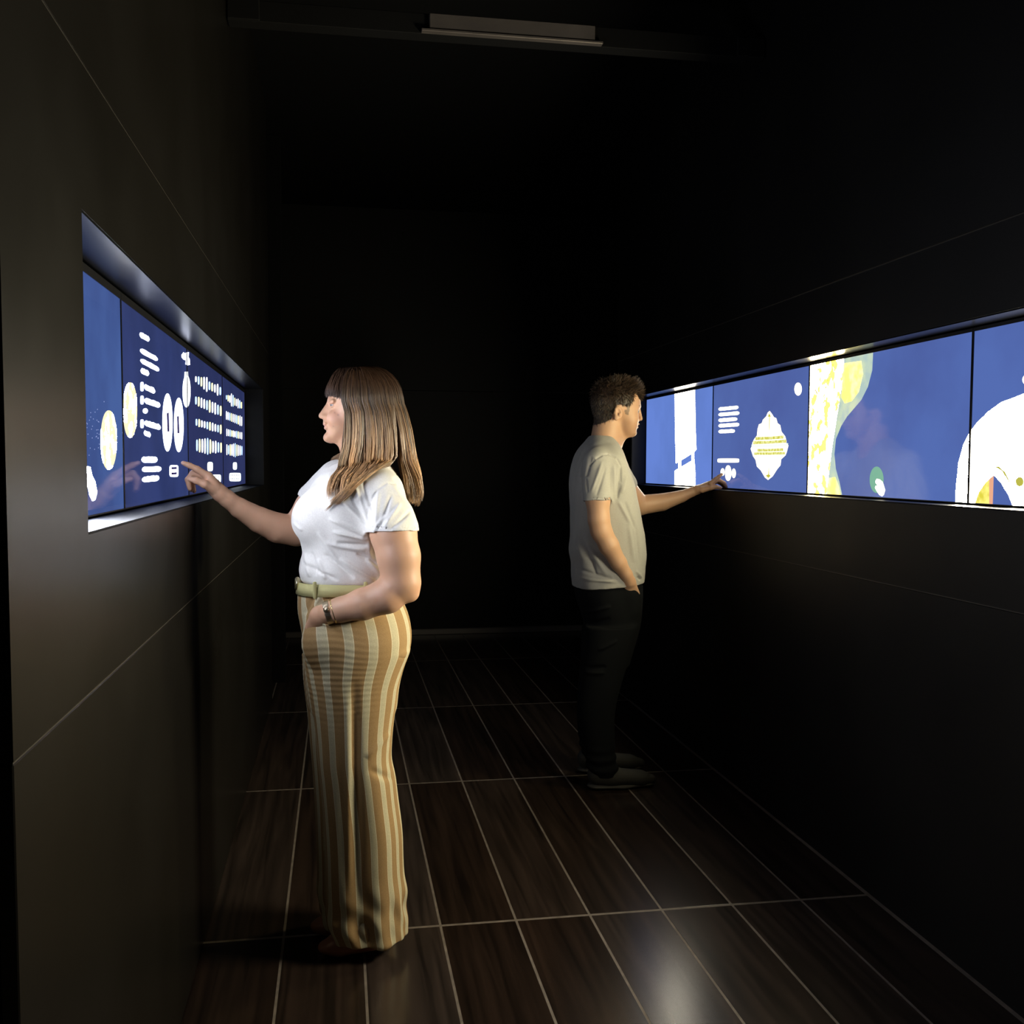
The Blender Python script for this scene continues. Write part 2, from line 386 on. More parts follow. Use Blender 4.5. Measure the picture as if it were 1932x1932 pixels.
blueA = glow((.135, .235, .670), 1.0, second=(.115, .200, .560), tscale=1.8)
blueB = glow((.086, .140, .405), 1.0, second=(.075, .115, .350), tscale=1.8)
blueC = glow((.088, .150, .440), 1.0, second=(.074, .118, .36), tscale=1.8)
RB = [5.705, 4.688, 3.671, 2.653, 1.636]
RD1 = Display('R', RB[1]+.001, RN1-.004, blueA, 'wall display with a broken white column on bright blue')
RD2 = Display('R', RB[2]+.001, RB[1]-.001, blueB, 'wall display with a spindle-shaped gold ornament that the man touches')
RD3 = Display('R', RB[3]+.001, RB[2]-.001, blueC, 'wall display with a yellow stone relief and a green touch spot')
RD4 = Display('R', RB[4]+.001, RB[3]-.001, blueC, 'wall display with a large white arched ornament on blue')
whiteR = glow(PALE, 3.0); cream = glow((1.0, .92, .66), 2.0)
RD1.pic('column_image', [z4([(402, 860), (585, 825), (590, 1180), (598, 1390), (580, 1412), (515, 1456), (412, 1518), (404, 1180)]), z4([(435, 1490), (460, 1485), (460, 1562), (435, 1570)]), z4([(555, 1425), (578, 1412), (578, 1482), (555, 1495)]),
                         z4([(402, 1585), (440, 1562), (580, 1480), (588, 1600), (588, 1760), (400, 1762)])], glow(PALE, 20.0))
RD1.pic('column_grain_image', [z4(oval(425+i*13, 433+i*13, 885+(i*37) % 30, 905+(i*53) % 40, 6)) for i in range(8)], glow((.95, .75, .22), 1.0), 2)
for (x1, yc, dy) in ((585, 407, -22), (600, 490, -18), (568, 578, -16), (597, 660, -14), (530, 748, -4)):
    RD2.pic('writing_image', [z6(bar_(292, yc+12, x1, yc+dy+6, 50, .12, 12))], whiteR)
RD2.pic('writing_image', [z6(oval(270, 602, 1166, 1231, 24, 6))], cream)
RD2.pic('button_image', [z6(oval(318, 382, 1315, 1432, 20)), z6(oval(386, 482, 1270, 1508, 24, 2.3)), z6(oval(486, 552, 1318, 1466, 20))], cream)
RD2.pic('disc_image', [z6(oval(1440, 1553, 15, 212, 24))], whiteR)
orn = [(1065, 445), (1100, 490), (1130, 540), (1165, 555), (1185, 630), (1225, 660), (1245, 760), (1300, 830), (1320, 900), (1320, 940), (1350, 970), (1325, 1070), (1305, 1120), (1240, 1180), (1230, 1270), (1180, 1330), (1110, 1440), (1040, 1495), (990, 1455), (930, 1350), (870, 1290), (850, 1190), (810, 1130), (775, 1020), (800, 960), (800, 930), (830, 870), (870, 820), (880, 720), (900, 650), (945, 630), (960, 580), (1010, 530), (1035, 470)]
RD2.pic('ornament_image', [z6(orn)], cream)
olive = glow((.62, .60, .08), 1.0, second=(.95, .95, .42), tscale=70); mint = glow((.80, 1.0, .78), 1.2)
def strip(y0, y1, xa, xb, sl=-25):
    return z6([(xa, y0), ((xa+xb)/2, y0+sl*.2), (xb, y0+sl), (xb, y1+sl), ((xa+xb)/2, y1+sl*.4), (xa, y1)])
RD2.pic('ornament_band_image', [strip(842, 890, 850, 1280), strip(904, 952, 812, 1318), strip(1022, 1064, 880, 1270, -10), strip(1074, 1114, 830, 1300, -8)], olive, 2)
RD2.pic('ornament_band_image', [strip(955, 1005, 790, 1345, -20)], mint, 2)
RD2.pic('ornament_tip_image', [z6([(1058, 480), (1085, 535), (1070, 530), (1064, 700), (1056, 780), (1058, 530), (1035, 540)]), z6([(1050, 1280), (1056, 1410), (1080, 1430), (1045, 1465), (1005, 1425), (1042, 1410)])], glow((.55, .52, .06), 1.0), 2)
for D in (RD3, RD2):
    D.pic('relief_image', [z5([(130, 560), (415, 505), (400, 700), (375, 880), (355, 1000), (310, 1290), (285, 1500), (258, 1720), (104, 1720), (112, 1300), (122, 900)])], glow((1.0, .88, .52), GR, second=(.25, .17, .005), tscale=20, thr=(.44, .50)))
teal = glow((.46, .60, .56), 1.0, second=(.62, .74, .52), tscale=14)
RD3.pic('relief_image', [z5([(415, 500), (660, 460), (652, 620), (615, 760), (560, 870), (500, 940), (440, 1010), (390, 1090), (345, 1200), (333, 1330), (345, 1450), (375, 1560), (408, 1720), (255, 1720), (285, 1500), (310, 1290), (355, 1000), (375, 880)])], teal)
RD3.pic('relief_glow_image', [z5([(415, 560), (560, 540), (575, 650), (540, 800), (480, 880), (420, 900), (392, 850), (400, 700)]), z5([(285, 1530), (340, 1520), (370, 1600), (395, 1710), (262, 1710)])], glow((1.0, .70, .13), 2.2, second=(1.0, .90, .30), tscale=16), 2)
RD3.pic('relief_grain_image', [z5(oval(a-4, a+4, b-9, b+9, 6)) for a, b in ((235, 565), (280, 585), (320, 575), (365, 560), (232, 605), (278, 705), (340, 680), (206, 1125), (195, 1105), (172, 1328), (250, 920), (140, 1650), (135, 720), (190, 715))]+[z5([(140, 745), (180, 790), (225, 880), (210, 850), (165, 785)])], glow((.55, .36, .03), 1.0), 2)
RD3.pic('touch_spot_image', [z5(oval(630, 748, 1432, 1655, 36))], glow((.16, .42, .30), 1.0), 1)
RD3.pic('hand_icon_image', [z5([(678, 1555), (690, 1535), (715, 1540), (740, 1560), (750, 1590), (762, 1630), (750, 1672), (735, 1684), (712, 1672), (690, 1640), (675, 1612), (680, 1594), (696, 1592), (680, 1570)])], whiteR, 2)
arch = [(1352, 1800), (1358, 1620), (1380, 1400), (1420, 1250), (1470, 1150), (1530, 1070), (1630, 970), (1740, 890), (1850, 850), (1932, 815), (2060, 790), (2200, 800), (2400, 860), (2600, 980), (2780, 1200), (2880, 1500), (2900, 1900), (2400, 1900), (2280, 1650), (2120, 1560), (1990, 1650), (1932, 1800), (1852, 1800), (1800, 1672), (1740, 1570), (1678, 1503), (1610, 1570), (1550, 1660), (1500, 1800)]
for D in (RD3, RD4):
    D.pic('arch_image', [z5(arch)], glow((1.0, .90, .66), 120.0))
RD4.pic('arch_inlay_image', [z5([(1500, 1800), (1550, 1650), (1610, 1565), (1676, 1505), (1640, 1800)])], glow((1.0, .90, .22), 1.1, second=(.70, .62, .06), tscale=30), 2)
RD4.pic('arch_inlay_image', [z5([(1640, 1540), (1678, 1505), (1668, 1800), (1640, 1800)])], glow((.85, .42, .26), 1.0), 3)
RD4.pic('arch_inlay_image', [z5([(1680, 1430), (1720, 1430), (1775, 1480), (1835, 1605), (1790, 1540), (1745, 1468)]), z5(oval(1860, 1932, 1520, 1600, 16))], glow((.50, .48, .07), 1.0), 2)
RD4.pic('disc_image', [z5(oval(1918, 2000, 655, 745, 20))], whiteR)
# ================================================================== people: smooth distance fields turned into one surface each
def _dense(zs, vals, n=500):
    zs = np.asarray(zs, float); vals = np.asarray(vals, float); o = np.argsort(zs); zs, vals = zs[o], vals[o]
    d = np.gradient(vals, zs); z = np.linspace(zs[0], zs[-1], n)
    i = np.clip(np.searchsorted(zs, z)-1, 0, len(zs)-2); h = zs[i+1]-zs[i]; t = (z-zs[i])/h
    v = (2*t**3-3*t**2+1)*vals[i]+(t**3-2*t**2+t)*h*d[i]+(-2*t**3+3*t**2)*vals[i+1]+(t**3-t**2)*h*d[i+1]
    return z, v
class Field:
    """ordered list of shapes joined or cut with soft blends"""
    def __init__(s): s.ops = []
    def add(s, fn, lo, hi, k=.008, op='u'):
        s.ops.append((fn, np.array(lo, float)-k-.012, np.array(hi, float)+k+.012, k, op)); return s
    def cap(s, a, b, ra, rb, k=.008, op='u', plane=None, flat=None):
        a, b = np.array(a, float), np.array(b, float); ab = b-a; L2 = ab@ab+1e-12
        fv = None
        if flat is not None: fv = np.array(flat[0], float); fv /= np.linalg.norm(fv)
        def fn(P):
            q = P-a; t = np.clip(q@ab/L2, 0, 1); w = q-t[:, None]*ab
            if fv is not None:
                c = w@fv; w = w+np.outer(c*(1/flat[1]-1), fv)
            d = np.sqrt((w*w).sum(1))-(ra+(rb-ra)*t)
            if plane is not None: d = np.maximum(d, (P-plane[0])@plane[1])
            return d
        r = max(ra, rb)
        return s.add(fn, np.minimum(a, b)-r, np.maximum(a, b)+r, k, op)
    def chain(s, pts, rs, k=.006, **kw):
        for i in range(len(pts)-1): s.cap(pts[i], pts[i+1], rs[i], rs[i+1], k, **kw)
        return s
    def ell(s, c, r, k=.008, op='u', tilt=0.0):
        c, r = np.array(c, float), np.array(r, float); ct, st = math.cos(tilt), math.sin(tilt)
        def fn(P):
            q = P-c
            if tilt: q = np.stack([q[:, 0]*ct+q[:, 2]*st, q[:, 1], -q[:, 0]*st+q[:, 2]*ct], 1)
            k0 = np.sqrt(((q/r)**2).sum(1)); k1 = np.sqrt(((q/(r*r))**2).sum(1))+1e-9
            return k0*(k0-1)/k1
        R = r.max() if tilt else r
        return s.add(fn, c-R, c+R, k, op)
    def loft(s, rows, Y, n=2.2, k=.01, op='u', ysc=1.0, cap=.006, yoff=None, plane=None, grow=0.0):
        """rows: picture height, left edge, right edge, half width (in picture pixels at depth Y)"""
        sc = SC(Y)
        z = [W((r[1]+r[2])/2, r[0], Y)[2] for r in rows]
        x0 = [W(r[1], r[0], Y)[0] for r in rows]; x1 = [W(r[2], r[0], Y)[0] for r in rows]
        cx = [(a+b)/2 for a, b in zip(x0, x1)]; ax = [abs(b-a)/2+grow for a, b in zip(x0, x1)]; by = [r[3]*sc*ysc+grow for r in rows]
        zz, CX = _dense(z, cx); _, AX = _dense(z, ax); _, BY = _dense(z, by)
        CY = None
        if yoff is not None: _, CY = _dense(z, yoff)
        z0, z1 = zz[0], zz[-1]
        def fn(P):
            t = np.clip(P[:, 2], z0, z1)
            dx = P[:, 0]-np.interp(t, zz, CX); dy = P[:, 1]-Y
            if CY is not None: dy = dy-np.interp(t, zz, CY)
            a = np.interp(t, zz, AX); b = np.interp(t, zz, BY)
            g = ((np.abs(dx)/a)**n+(np.abs(dy)/b)**n)**(1/n)
            rad = np.sqrt(dx*dx+dy*dy)
            d = np.where(g > .35, rad*(1-1/np.maximum(g, .35)), -.6*np.minimum(a, b))
            e = np.maximum(P[:, 2]-z1, z0-P[:, 2])
            u = np.maximum(d+cap, 0); v = np.maximum(e+cap, 0)
            d = np.minimum(np.maximum(d, e)+cap*0, 0)*(np.maximum(d+cap, e+cap) < 0)+np.where(np.maximum(d+cap, e+cap) < 0, 0, np.sqrt(u*u+v*v)-cap)
            if plane is not None: d = np.maximum(d, (P-plane[0])@plane[1])
            return d
        Yo = 0 if yoff is None else max(abs(v) for v in yoff)
        m_ = max(by)+Yo
        s.tab = (zz, CX, AX, BY, CY, Y)
        return s.add(fn, (min(x0), Y-m_, z0), (max(x1), Y+m_, z1), k, op)
    def ev(s, P, lo=None, hi=None):
        D = np.full(len(P), .2)
        for fn, a, b, k, op in s.ops:
            if lo is not None and ((hi < a).any() or (lo > b).any()): continue
            d = fn(P)
            if op == 'u':
                h = np.clip(.5+.5*(d-D)/k, 0, 1); D = d+(D-d)*h-k*h*(1-h)
            elif op == 's':
                d = -d; h = np.clip(.5-.5*(d-D)/k, 0, 1); D = d+(D-d)*h+k*h*(1-h)
            elif op == 'i':
                h = np.clip(.5-.5*(d-D)/k, 0, 1); D = d+(D-d)*h+k*h*(1-h)
        return D
    def surface(s, h, B=18):
        """surface nets on a sparse lattice"""
        us = [o for o in s.ops if o[4] == 'u']
        lo = np.min([o[1] for o in us], 0)-2*h; hi = np.max([o[2] for o in us], 0)+2*h
        nb = np.ceil((hi-lo)/(h*B)).astype(int)
        I = np.stack(np.meshgrid(*[np.arange(n) for n in nb], indexing='ij'), -1).reshape(-1, 3)
        C = lo+(I+.5)*B*h
        near = np.abs(s.ev(C)) < B*h*.5*1.75*1.5+.012
        I = I[near]
        NY, NZ = int(nb[1]*B+4), int(nb[2]*B+4)
        g = np.stack(np.meshgrid(*[np.arange(B+1)]*3, indexing='ij'), -1).reshape(-1, 3)
        ids, vts, quads = [], [], []
        corners = [(i, j, k) for i in (0, 1) for j in (0, 1) for k in (0, 1)]
        edges = [(a, b) for a in range(8) for b in range(a+1, 8) if sum(abs(x-y) for x, y in zip(corners[a], corners[b])) == 1]
        for bi in I:
            base = bi*B; P = lo+(base+g)*h
            D = s.ev(P, P[0], P[-1]).reshape((B+1,)*3)
            S = D < 0
            if S.all() or not S.any(): continue
            cs = [S[i:i+B, j:j+B, k:k+B] for i, j, k in corners]
            cnt = sum(c.astype(np.int8) for c in cs); act = (cnt > 0) & (cnt < 8)
            ci = np.argwhere(act)
            if len(ci) == 0: continue
            dv = np.stack([D[ci[:, 0]+i, ci[:, 1]+j, ci[:, 2]+k] for i, j, k in corners], 1)
            acc = np.zeros((len(ci), 3)); num = np.zeros(len(ci))
            for a, b in edges:
                da, db = dv[:, a], dv[:, b]; cr = (da < 0) != (db < 0)
                t = np.where(cr, da/np.where(cr, da-db, 1), 0)
                pa, pb = np.array(corners[a], float), np.array(corners[b], float)
                acc += np.where(cr[:, None], pa+t[:, None]*(pb-pa), 0); num += cr
            gi = ci+base
            ids.append((gi[:, 0]*NY+gi[:, 1])*NZ+gi[:, 2]); vts.append(lo+(gi+acc/num[:, None])*h)
            for ax in range(3):
                sl0 = [slice(0, B)]*3; sl1 = [slice(0, B)]*3; sl1[ax] = slice(1, B+1)
                A_, B_ = S[tuple(sl0)], S[tuple(sl1)]
                e = np.argwhere(A_ != B_)
                if len(e) == 0: continue
                inside = A_[e[:, 0], e[:, 1], e[:, 2]]
                G = e+base; u, v = (ax+1) % 3, (ax+2) % 3
                def cid(du, dv_):
                    q = G.copy(); q[:, u] -= du; q[:, v] -= dv_
                    return (q[:, 0]*NY+q[:, 1])*NZ+q[:, 2]
                Q = np.stack([cid(0, 0), cid(1, 0), cid(1, 1), cid(0, 1)], 1)
                Q[~inside] = Q[~inside][:, ::-1]
                quads.append(Q)
        ids = np.concatenate(ids); vts = np.concatenate(vts); Q = np.concatenate(quads)
        o = np.argsort(ids); ids, vts = ids[o], vts[o]
        ix = np.searchsorted(ids, Q); ix = np.clip(ix, 0, len(ids)-1)
        ok = (ids[ix] == Q).all(1)
        return vts, ix[ok]
def vnormals(V, F):
    n = np.cross(V[F[:, 2]]-V[F[:, 0]], V[F[:, 3]]-V[F[:, 1]]); N = np.zeros_like(V)
    for i in range(4): np.add.at(N, F[:, i], n)
    return N/(np.linalg.norm(N, axis=1, keepdims=True)+1e-12)
def relax(V, F, it=2, w=.5):
    for _ in range(it):
        A = np.zeros_like(V); c = np.zeros(len(V))
        for i in range(4):
            for j in (1, 3):
                np.add.at(A, F[:, i], V[F[:, (i+j) % 4]]); np.add.at(c, F[:, i], 1)
        V = V+(A/np.maximum(c, 1)[:, None]-V)*w
    return V
def np_mesh(name, V, F, cols=None, attrs=None, smooth=True):
    me = bpy.data.meshes.new(name); n = F.shape[1]
    me.vertices.add(len(V)); me.vertices.foreach_set('co', np.ascontiguousarray(V, np.float32).ravel())
    me.loops.add(F.size); me.loops.foreach_set('vertex_index', np.ascontiguousarray(F, np.int32).ravel())
    me.polygons.add(len(F)); me.polygons.foreach_set('loop_start', np.arange(0, F.size, n, dtype=np.int32))
    me.polygons.foreach_set('use_smooth', np.full(len(F), smooth))
    me.update(calc_edges=True); me.validate()
    if cols is not None:
        a = me.attributes.new('col', 'FLOAT_COLOR', 'POINT'); c = np.ones((len(V), 4), np.float32); c[:, :3] = cols; a.data.foreach_set('color', c.ravel())
    for k, v in (attrs or {}).items():
        a = me.attributes.new(k, 'FLOAT', 'POINT'); a.data.foreach_set('value', np.ascontiguousarray(v, np.float32))
    return me
def snoise(P, f, seed=0):
    """cheap smooth noise in about -1..1"""
    r = np.random.default_rng(seed); out = 0
    for i in range(6):
        d = r.normal(size=3); d /= np.linalg.norm(d); out = out+np.sin(P@d*f*r.uniform(.7, 1.4)+r.uniform(0, 6.28))
    return out/3.0
def folds(V, N, segs, Y, sc, near=True, base=None):
    """cloth creases: ridges (+) and valleys (-) along lines given on the near side"""
    D = np.zeros(len(V))
    msk = np.clip((-N[:, 1]*1.3+.15), 0, 1) if near else 1.0
    for (x0, y0, x1, y1, wd, amp) in segs:
        a = W(x0, y0, Y); b = W(x1, y1, Y); ab = b-a; L = np.hypot(ab[0], ab[2])
        qx, qz = V[:, 0]-a[0], V[:, 2]-a[2]
        t = (qx*ab[0]+qz*ab[2])/(L*L); pr = (qx*ab[2]-qz*ab[0])/L
        w_ = wd*sc; e = np.exp(-(pr/w_)**2)*np.clip(1-np.abs(2*t-1)**4, 0, 1)
        D += amp*.0016*e
    return V+N*(D*msk)[:, None]
def child(name, me, material, root):
    me.transform(Matrix.Translation(-root.location)); o = link(name, me, material, root); return o
def mix3(a, b, t): return np.asarray(a)[None, :]*(1-t[:, None])+np.asarray(b)[None, :]*t[:, None]
def tubes(paths, radii, cols, sides=3):
    """many fine tapered strands as one mesh; paths (n, m, 3)"""
    n, m_, _ = paths.shape
    T = np.gradient(paths, axis=1); T /= np.linalg.norm(T, axis=2, keepdims=True)+1e-9
    ref = np.array([.31, -.8, .5]); U = np.cross(T, ref); U /= np.linalg.norm(U, axis=2, keepdims=True)+1e-9; Vv = np.cross(T, U)
    ring = []
    for k in range(sides):
        a = 2*math.pi*k/sides; ring.append(paths+radii[:, :, None]*(math.cos(a)*U+math.sin(a)*Vv))
    V = np.stack(ring, 2).reshape(-1, 3)
    C = np.repeat(cols[:, :, None, :], sides, 2).reshape(-1, 3)
    i = np.arange(n)[:, None, None]; j = np.arange(m_-1)[None, :, None]; k = np.arange(sides)[None, None, :]; k2 = (k+1) % sides
    id_ = lambda i, j, k: (i*m_+j)*sides+k
    F = np.stack([id_(i, j, k), id_(i, j, k2), id_(i, j+1, k2), id_(i, j+1, k)], -1).reshape(-1, 4)
    return V, F, C

SKIN_W = np.array([.58, .335, .215]); SKIN_M = np.array([.52, .315, .20])
skin = attr_mat('skin', .48, .4, sss=.12, bump=.05, bscale=500)
hair_m = attr_mat('hair', .38, .5)
def cloth_mat(name, col, rough=.85, weave=900, bump=.12, vary=.06, sheen=.2):
    return mat(name, col, rough, 0, .25, bump, weave, vary, 260, sheen=sheen)

# ------------------------------------------------------------------ the woman (faces -X, seen from her left side)
YW = 2.93; sW = SC(YW, 680)
def w(px, py, dy=0.0): return W(px, py, YW+dy)
woman = tag(empty('person', (.05, 2.93, 0)), 'person in white tee and striped tan trousers pointing at the wall display', 'person')
B = Field()
s_ = sW
# head
B.ell(w(684, 752), (62*s_, 49*s_, 55*s_))
B.loft([(742, 622, 705, 44), (752, 620.5, 705, 45), (762, 621.5, 705, 45), (775, 620.5, 700, 44), (788, 618.5, 694, 41), (798, 616.5, 685, 37), (806, 616, 676, 33), (815, 616.5, 664, 27), (824, 613.5, 654, 20), (831, 615, 646, 13), (836, 622, 640, 8)], YW, n=2.0, k=.012, cap=.004)
B.ell(w(632, 789, -.040), (15*s_, 12*s_, 15*s_), .012); B.ell(w(632, 789, .040), (15*s_, 12*s_, 15*s_), .012)
B.cap(w(622, 761), w(609, 782), 4.5*s_, 6.0*s_, .010); B.cap(w(627, 766), w(618, 785), 7*s_, 8.5*s_, .012)
B.ell(w(615, 795.5), (5*s_, 10*s_, 6*s_), .005)
B.ell(w(606.2, 785), (5.0*s_, 6.0*s_, 4.6*s_), .005)
for e in (-1, 1):
    B.ell(w(614, 787, e*.0095), (7*s_, 4.6*s_, 4.6*s_), .006)
    B.ell(w(610.5, 791.2, e*.0065), (3.2*s_, 2.2*s_, 1.5*s_), .002, 's')
    B.ell(w(616, 763.5, e*.034), (7*s_, 11*s_, 4.2*s_), .008, 's')
    B.ell(w(628, 760.2, e*.034), (7.5*s_, 10*s_, 3.0*s_), .003); B.ell(w(629, 767.8, e*.034), (7*s_, 10*s_, 2.2*s_), .003)
    B.cap(w(622.5, 755.5, e*.012), w(629, 756.5, e*.052), 4.0*s_, 3.0*s_, .008)
B.ell(w(614.2, 800.4), (4.8*s_, 15*s_, 3.4*s_), .005)
B.ell(w(616.2, 807.6), (4.8*s_, 14*s_, 3.6*s_), .005)
B.cap(w(611, 803.8, -.017), w(611, 803.8, .017), 0.7*s_, 0.7*s_, .002, 's')
B.ell(w(619, 826), (8.5*s_, 14*s_, 8.5*s_), .01)
B.cap(w(676, 812), w(684, 882), 33*s_, 37*s_, .02)
B.cap(w(655, 832), w(668, 852), 16*s_, 24*s_, .02)
# trunk and legs under the clothes
B.loft([(876, 640, 722, 48), (890, 618, 738, 82), (915, 596, 748, 104), (950, 572, 756, 104), (985, 562, 758, 98), (1030, 580, 744, 92), (1085, 578, 732, 86), (1140, 574, 755, 98), (1190, 580, 766, 104), (1230, 585, 760, 100)], YW, n=2.3, k=.02)
for (dy, kx, fx) in ((-.072, 0, 14), (.058, -14, 0)):
    B.chain([w(672+kx*.3, 1210, dy), w(664+kx, 1430, dy), w(672+kx, 1690, dy), w(672+kx, 1762, dy)], [56*s_, 37*s_, 25*s_, 24*s_], .02)
    B.chain([w(690+kx, 1772, dy), w(640+kx+fx*.5, 1786, dy), w(612+kx+fx, 1790, dy)], [15*s_, 14*s_, 10*s_], .015)
# near (left) arm, hand in pocket
B.chain([W(732, 940, 2.80), W(742, 1005, 2.755), W(752, 1050, 2.742), W(757, 1098, 2.738)], [32*.00144, 43*.00144, 40*.00144, 36*.00144], .01)
B.ell(W(772, 1121, 2.738), (18*.00144, 19*.00144, 15*.00144), .014)
B.chain([W(757, 1100, 2.738), W(730, 1124, 2.738), W(684, 1140, 2.748), W(642, 1150.5, 2.762), W(622, 1155, 2.768)], [35*.00144, 32.5*.00144, 29*.00144, 23*.00144, 20*.00144], .01)
B.chain([W(622, 1155, 2.768), W(605, 1163, 2.784), W(594, 1184, 2.806)], [18*.00145, 20*.00145, 18*.00145], .008, flat=((0, 1, 0), .66))
for q in range(4):
    B.cap(W(590+q*9, 1176+q*4, 2.812), W(588+q*10, 1216-q*3, 2.822), .0085, .0075, .004)
B.cap(W(602, 1160, 2.778), W(588, 1180, 2.806), .012, .009, .006)
# far (right) arm reaching to the display
FY = [3.09, 3.10, 3.085, 3.05, 3.012, 3.0]
B.chain([W(632, 918, 3.075), W(590, 958, 3.10), W(559, 1001, 3.105)], [30*.0016, 32*.0016, 29*.0016], .012)
B.chain([W(559, 1001, 3.105), W(524, 996, 3.085), W(490, 981, 3.06), W(452, 958.5, 3.03), W(428, 940.5, 3.012), W(416, 932.5, 3.005)], [29*.0016, 27.5*.0016, 23.5*.0016, 18*.0016, 14.2*.0016, 12.8*.0016], .004)
# hand: palm, pointing index, curled fingers, thumb on the near side
hp = lambda x, y, d=0.0: W(x, y, 2.985+d)
B.cap(W(430, 942, 3.012), hp(404, 919, .016), .0195, .0195, .014, flat=((0, 1, 0), 1.15))
B.cap(hp(414, 930, .018), hp(396, 911, .018), .0185, .021, .012, flat=((0, 1, 0), 1.35))
B.cap(hp(402, 914, .0), hp(393, 899, .002), .016, .0135, .008)
B.cap(hp(402, 912, .040), hp(393, 904, .045), .014, .012, .008)
B.chain([hp(393, 899, .0), hp(372, 885, -.008), hp(357, 878, -.012), hp(345.5, 873.5, -.015)], [.0112, .0088, .0078, .0062], .004)
for q, (dy, dx, dz) in enumerate(((.020, 0, 0), (.038, 3, 4), (.054, 8, 8))):
    B.chain([hp(392+dx, 901+dz, dy), hp(364+dx, 893+dz, dy-.003), hp(354.5+dx, 905+dz, dy-.004), hp(358+dx, 922+dz*.5, dy-.004)], [.0112, .0092, .0084, .0068], .003)
B.chain([hp(402, 922, -.002), hp(386, 913.5, -.022), hp(370, 906.5, -.026), hp(359, 904, -.022)], [.0150, .0112, .0092, .0070], .005)
V, F = B.surface(.0026); V = relax(V, F, 1, .4)
def near_pt(V, c, r): return np.clip(1.4-np.linalg.norm((V-c)/np.asarray(r), axis=1), 0, 1)
cols = np.tile(SKIN_W, (len(V), 1))
cols = cols*(1+.05*snoise(V, 60, 3))[:, None]
cols = cols+(np.array([.60, .26, .24])-cols)*(near_pt(V, w(611, 804), (.008, .017, .0085))*.8)[:, None]
cols = cols+(np.array([.66, .33, .26])-cols)*(near_pt(V, w(633, 787, -.05), (.022, .03, .018))*.35)[:, None]
for e in (-1, 1):
    pass
for (x, y, r) in ((631.5, 778.5, .0022), (638, 783, .0028), (629, 804, .0018)):
    cols = cols+(np.array([.30, .16, .13])-cols)*(near_pt(V, w(x, y, -.056), (r, .03, r))*.55)[:, None]
cols = cols+(np.array([.75, .47, .40])-cols)*(near_pt(V, hp(344.5, 872.5, -.017), (.007, .006, .006))*.7)[:, None]
body = child('body', np_mesh('body', V, F, np.clip(cols, 0, 1)), skin, woman)
def eyeball(root, c, r, facing, parent_name='eye'):
    E_ = Field(); E_.ell(c, (r, r, r)); V, F = E_.surface(r/6)
    d = (V-c)/r; dot = d@np.asarray(facing, float)
    cc = mix3((.36, .33, .32), (.06, .07, .07), np.clip((dot-.55)*20, 0, 1)); cc = cc+(np.array([.01, .01, .01])-cc)*np.clip((dot-.95)*60, 0, 1)[:, None]
    return child('eye', np_mesh('eye', V, F, cc), attr_mat('eye', .1, .6), root)
for e in (-1, 1): eyeball(woman, w(630.0, 763.8, e*.033), 7.2*s_, (-1, 0, 0))

# tee
T_ = Field()
T_.loft([(872, 634, 735, 50), (882, 620, 742, 66), (896, 603, 750, 98), (915, 588, 757, 112), (940, 574, 763, 112), (965, 564, 767, 108), (990, 562, 768, 104), (1015, 567, 764, 100), (1040, 571, 756, 97), (1060, 566, 748, 97), (1076, 564, 744, 97), (1090, 568, 742, 96), (1098, 572, 740, 94)], YW, n=2.35, k=.012, cap=.012)
T_.ell(w(592, 977, -.072), (40*s_, 48*s_, 46*s_), .03); T_.ell(w(590, 979, .062), (40*s_, 48*s_, 46*s_), .03)
e_ = np.array([.03, -.08, -1.0]); e_ /= np.linalg.norm(e_)
T_.cap(W(716, 934, 2.82), W(741, 1003, 2.757), 44*.00146, 50*.00144, .025, plane=(W(741, 1004, 2.757), e_))
T_.cap(W(690, 905, 2.90), W(722, 926, 2.81), 30*.00146, 38*.00146, .02)
e2 = W(575, 975, 3.1)-W(620, 922, 3.1); e2 /= np.linalg.norm(e2)
T_.cap(W(640, 910, 3.05), W(598, 946, 3.09), 42*.0016, 38*.0016, .02, plane=(W(590, 957, 3.095), e2))
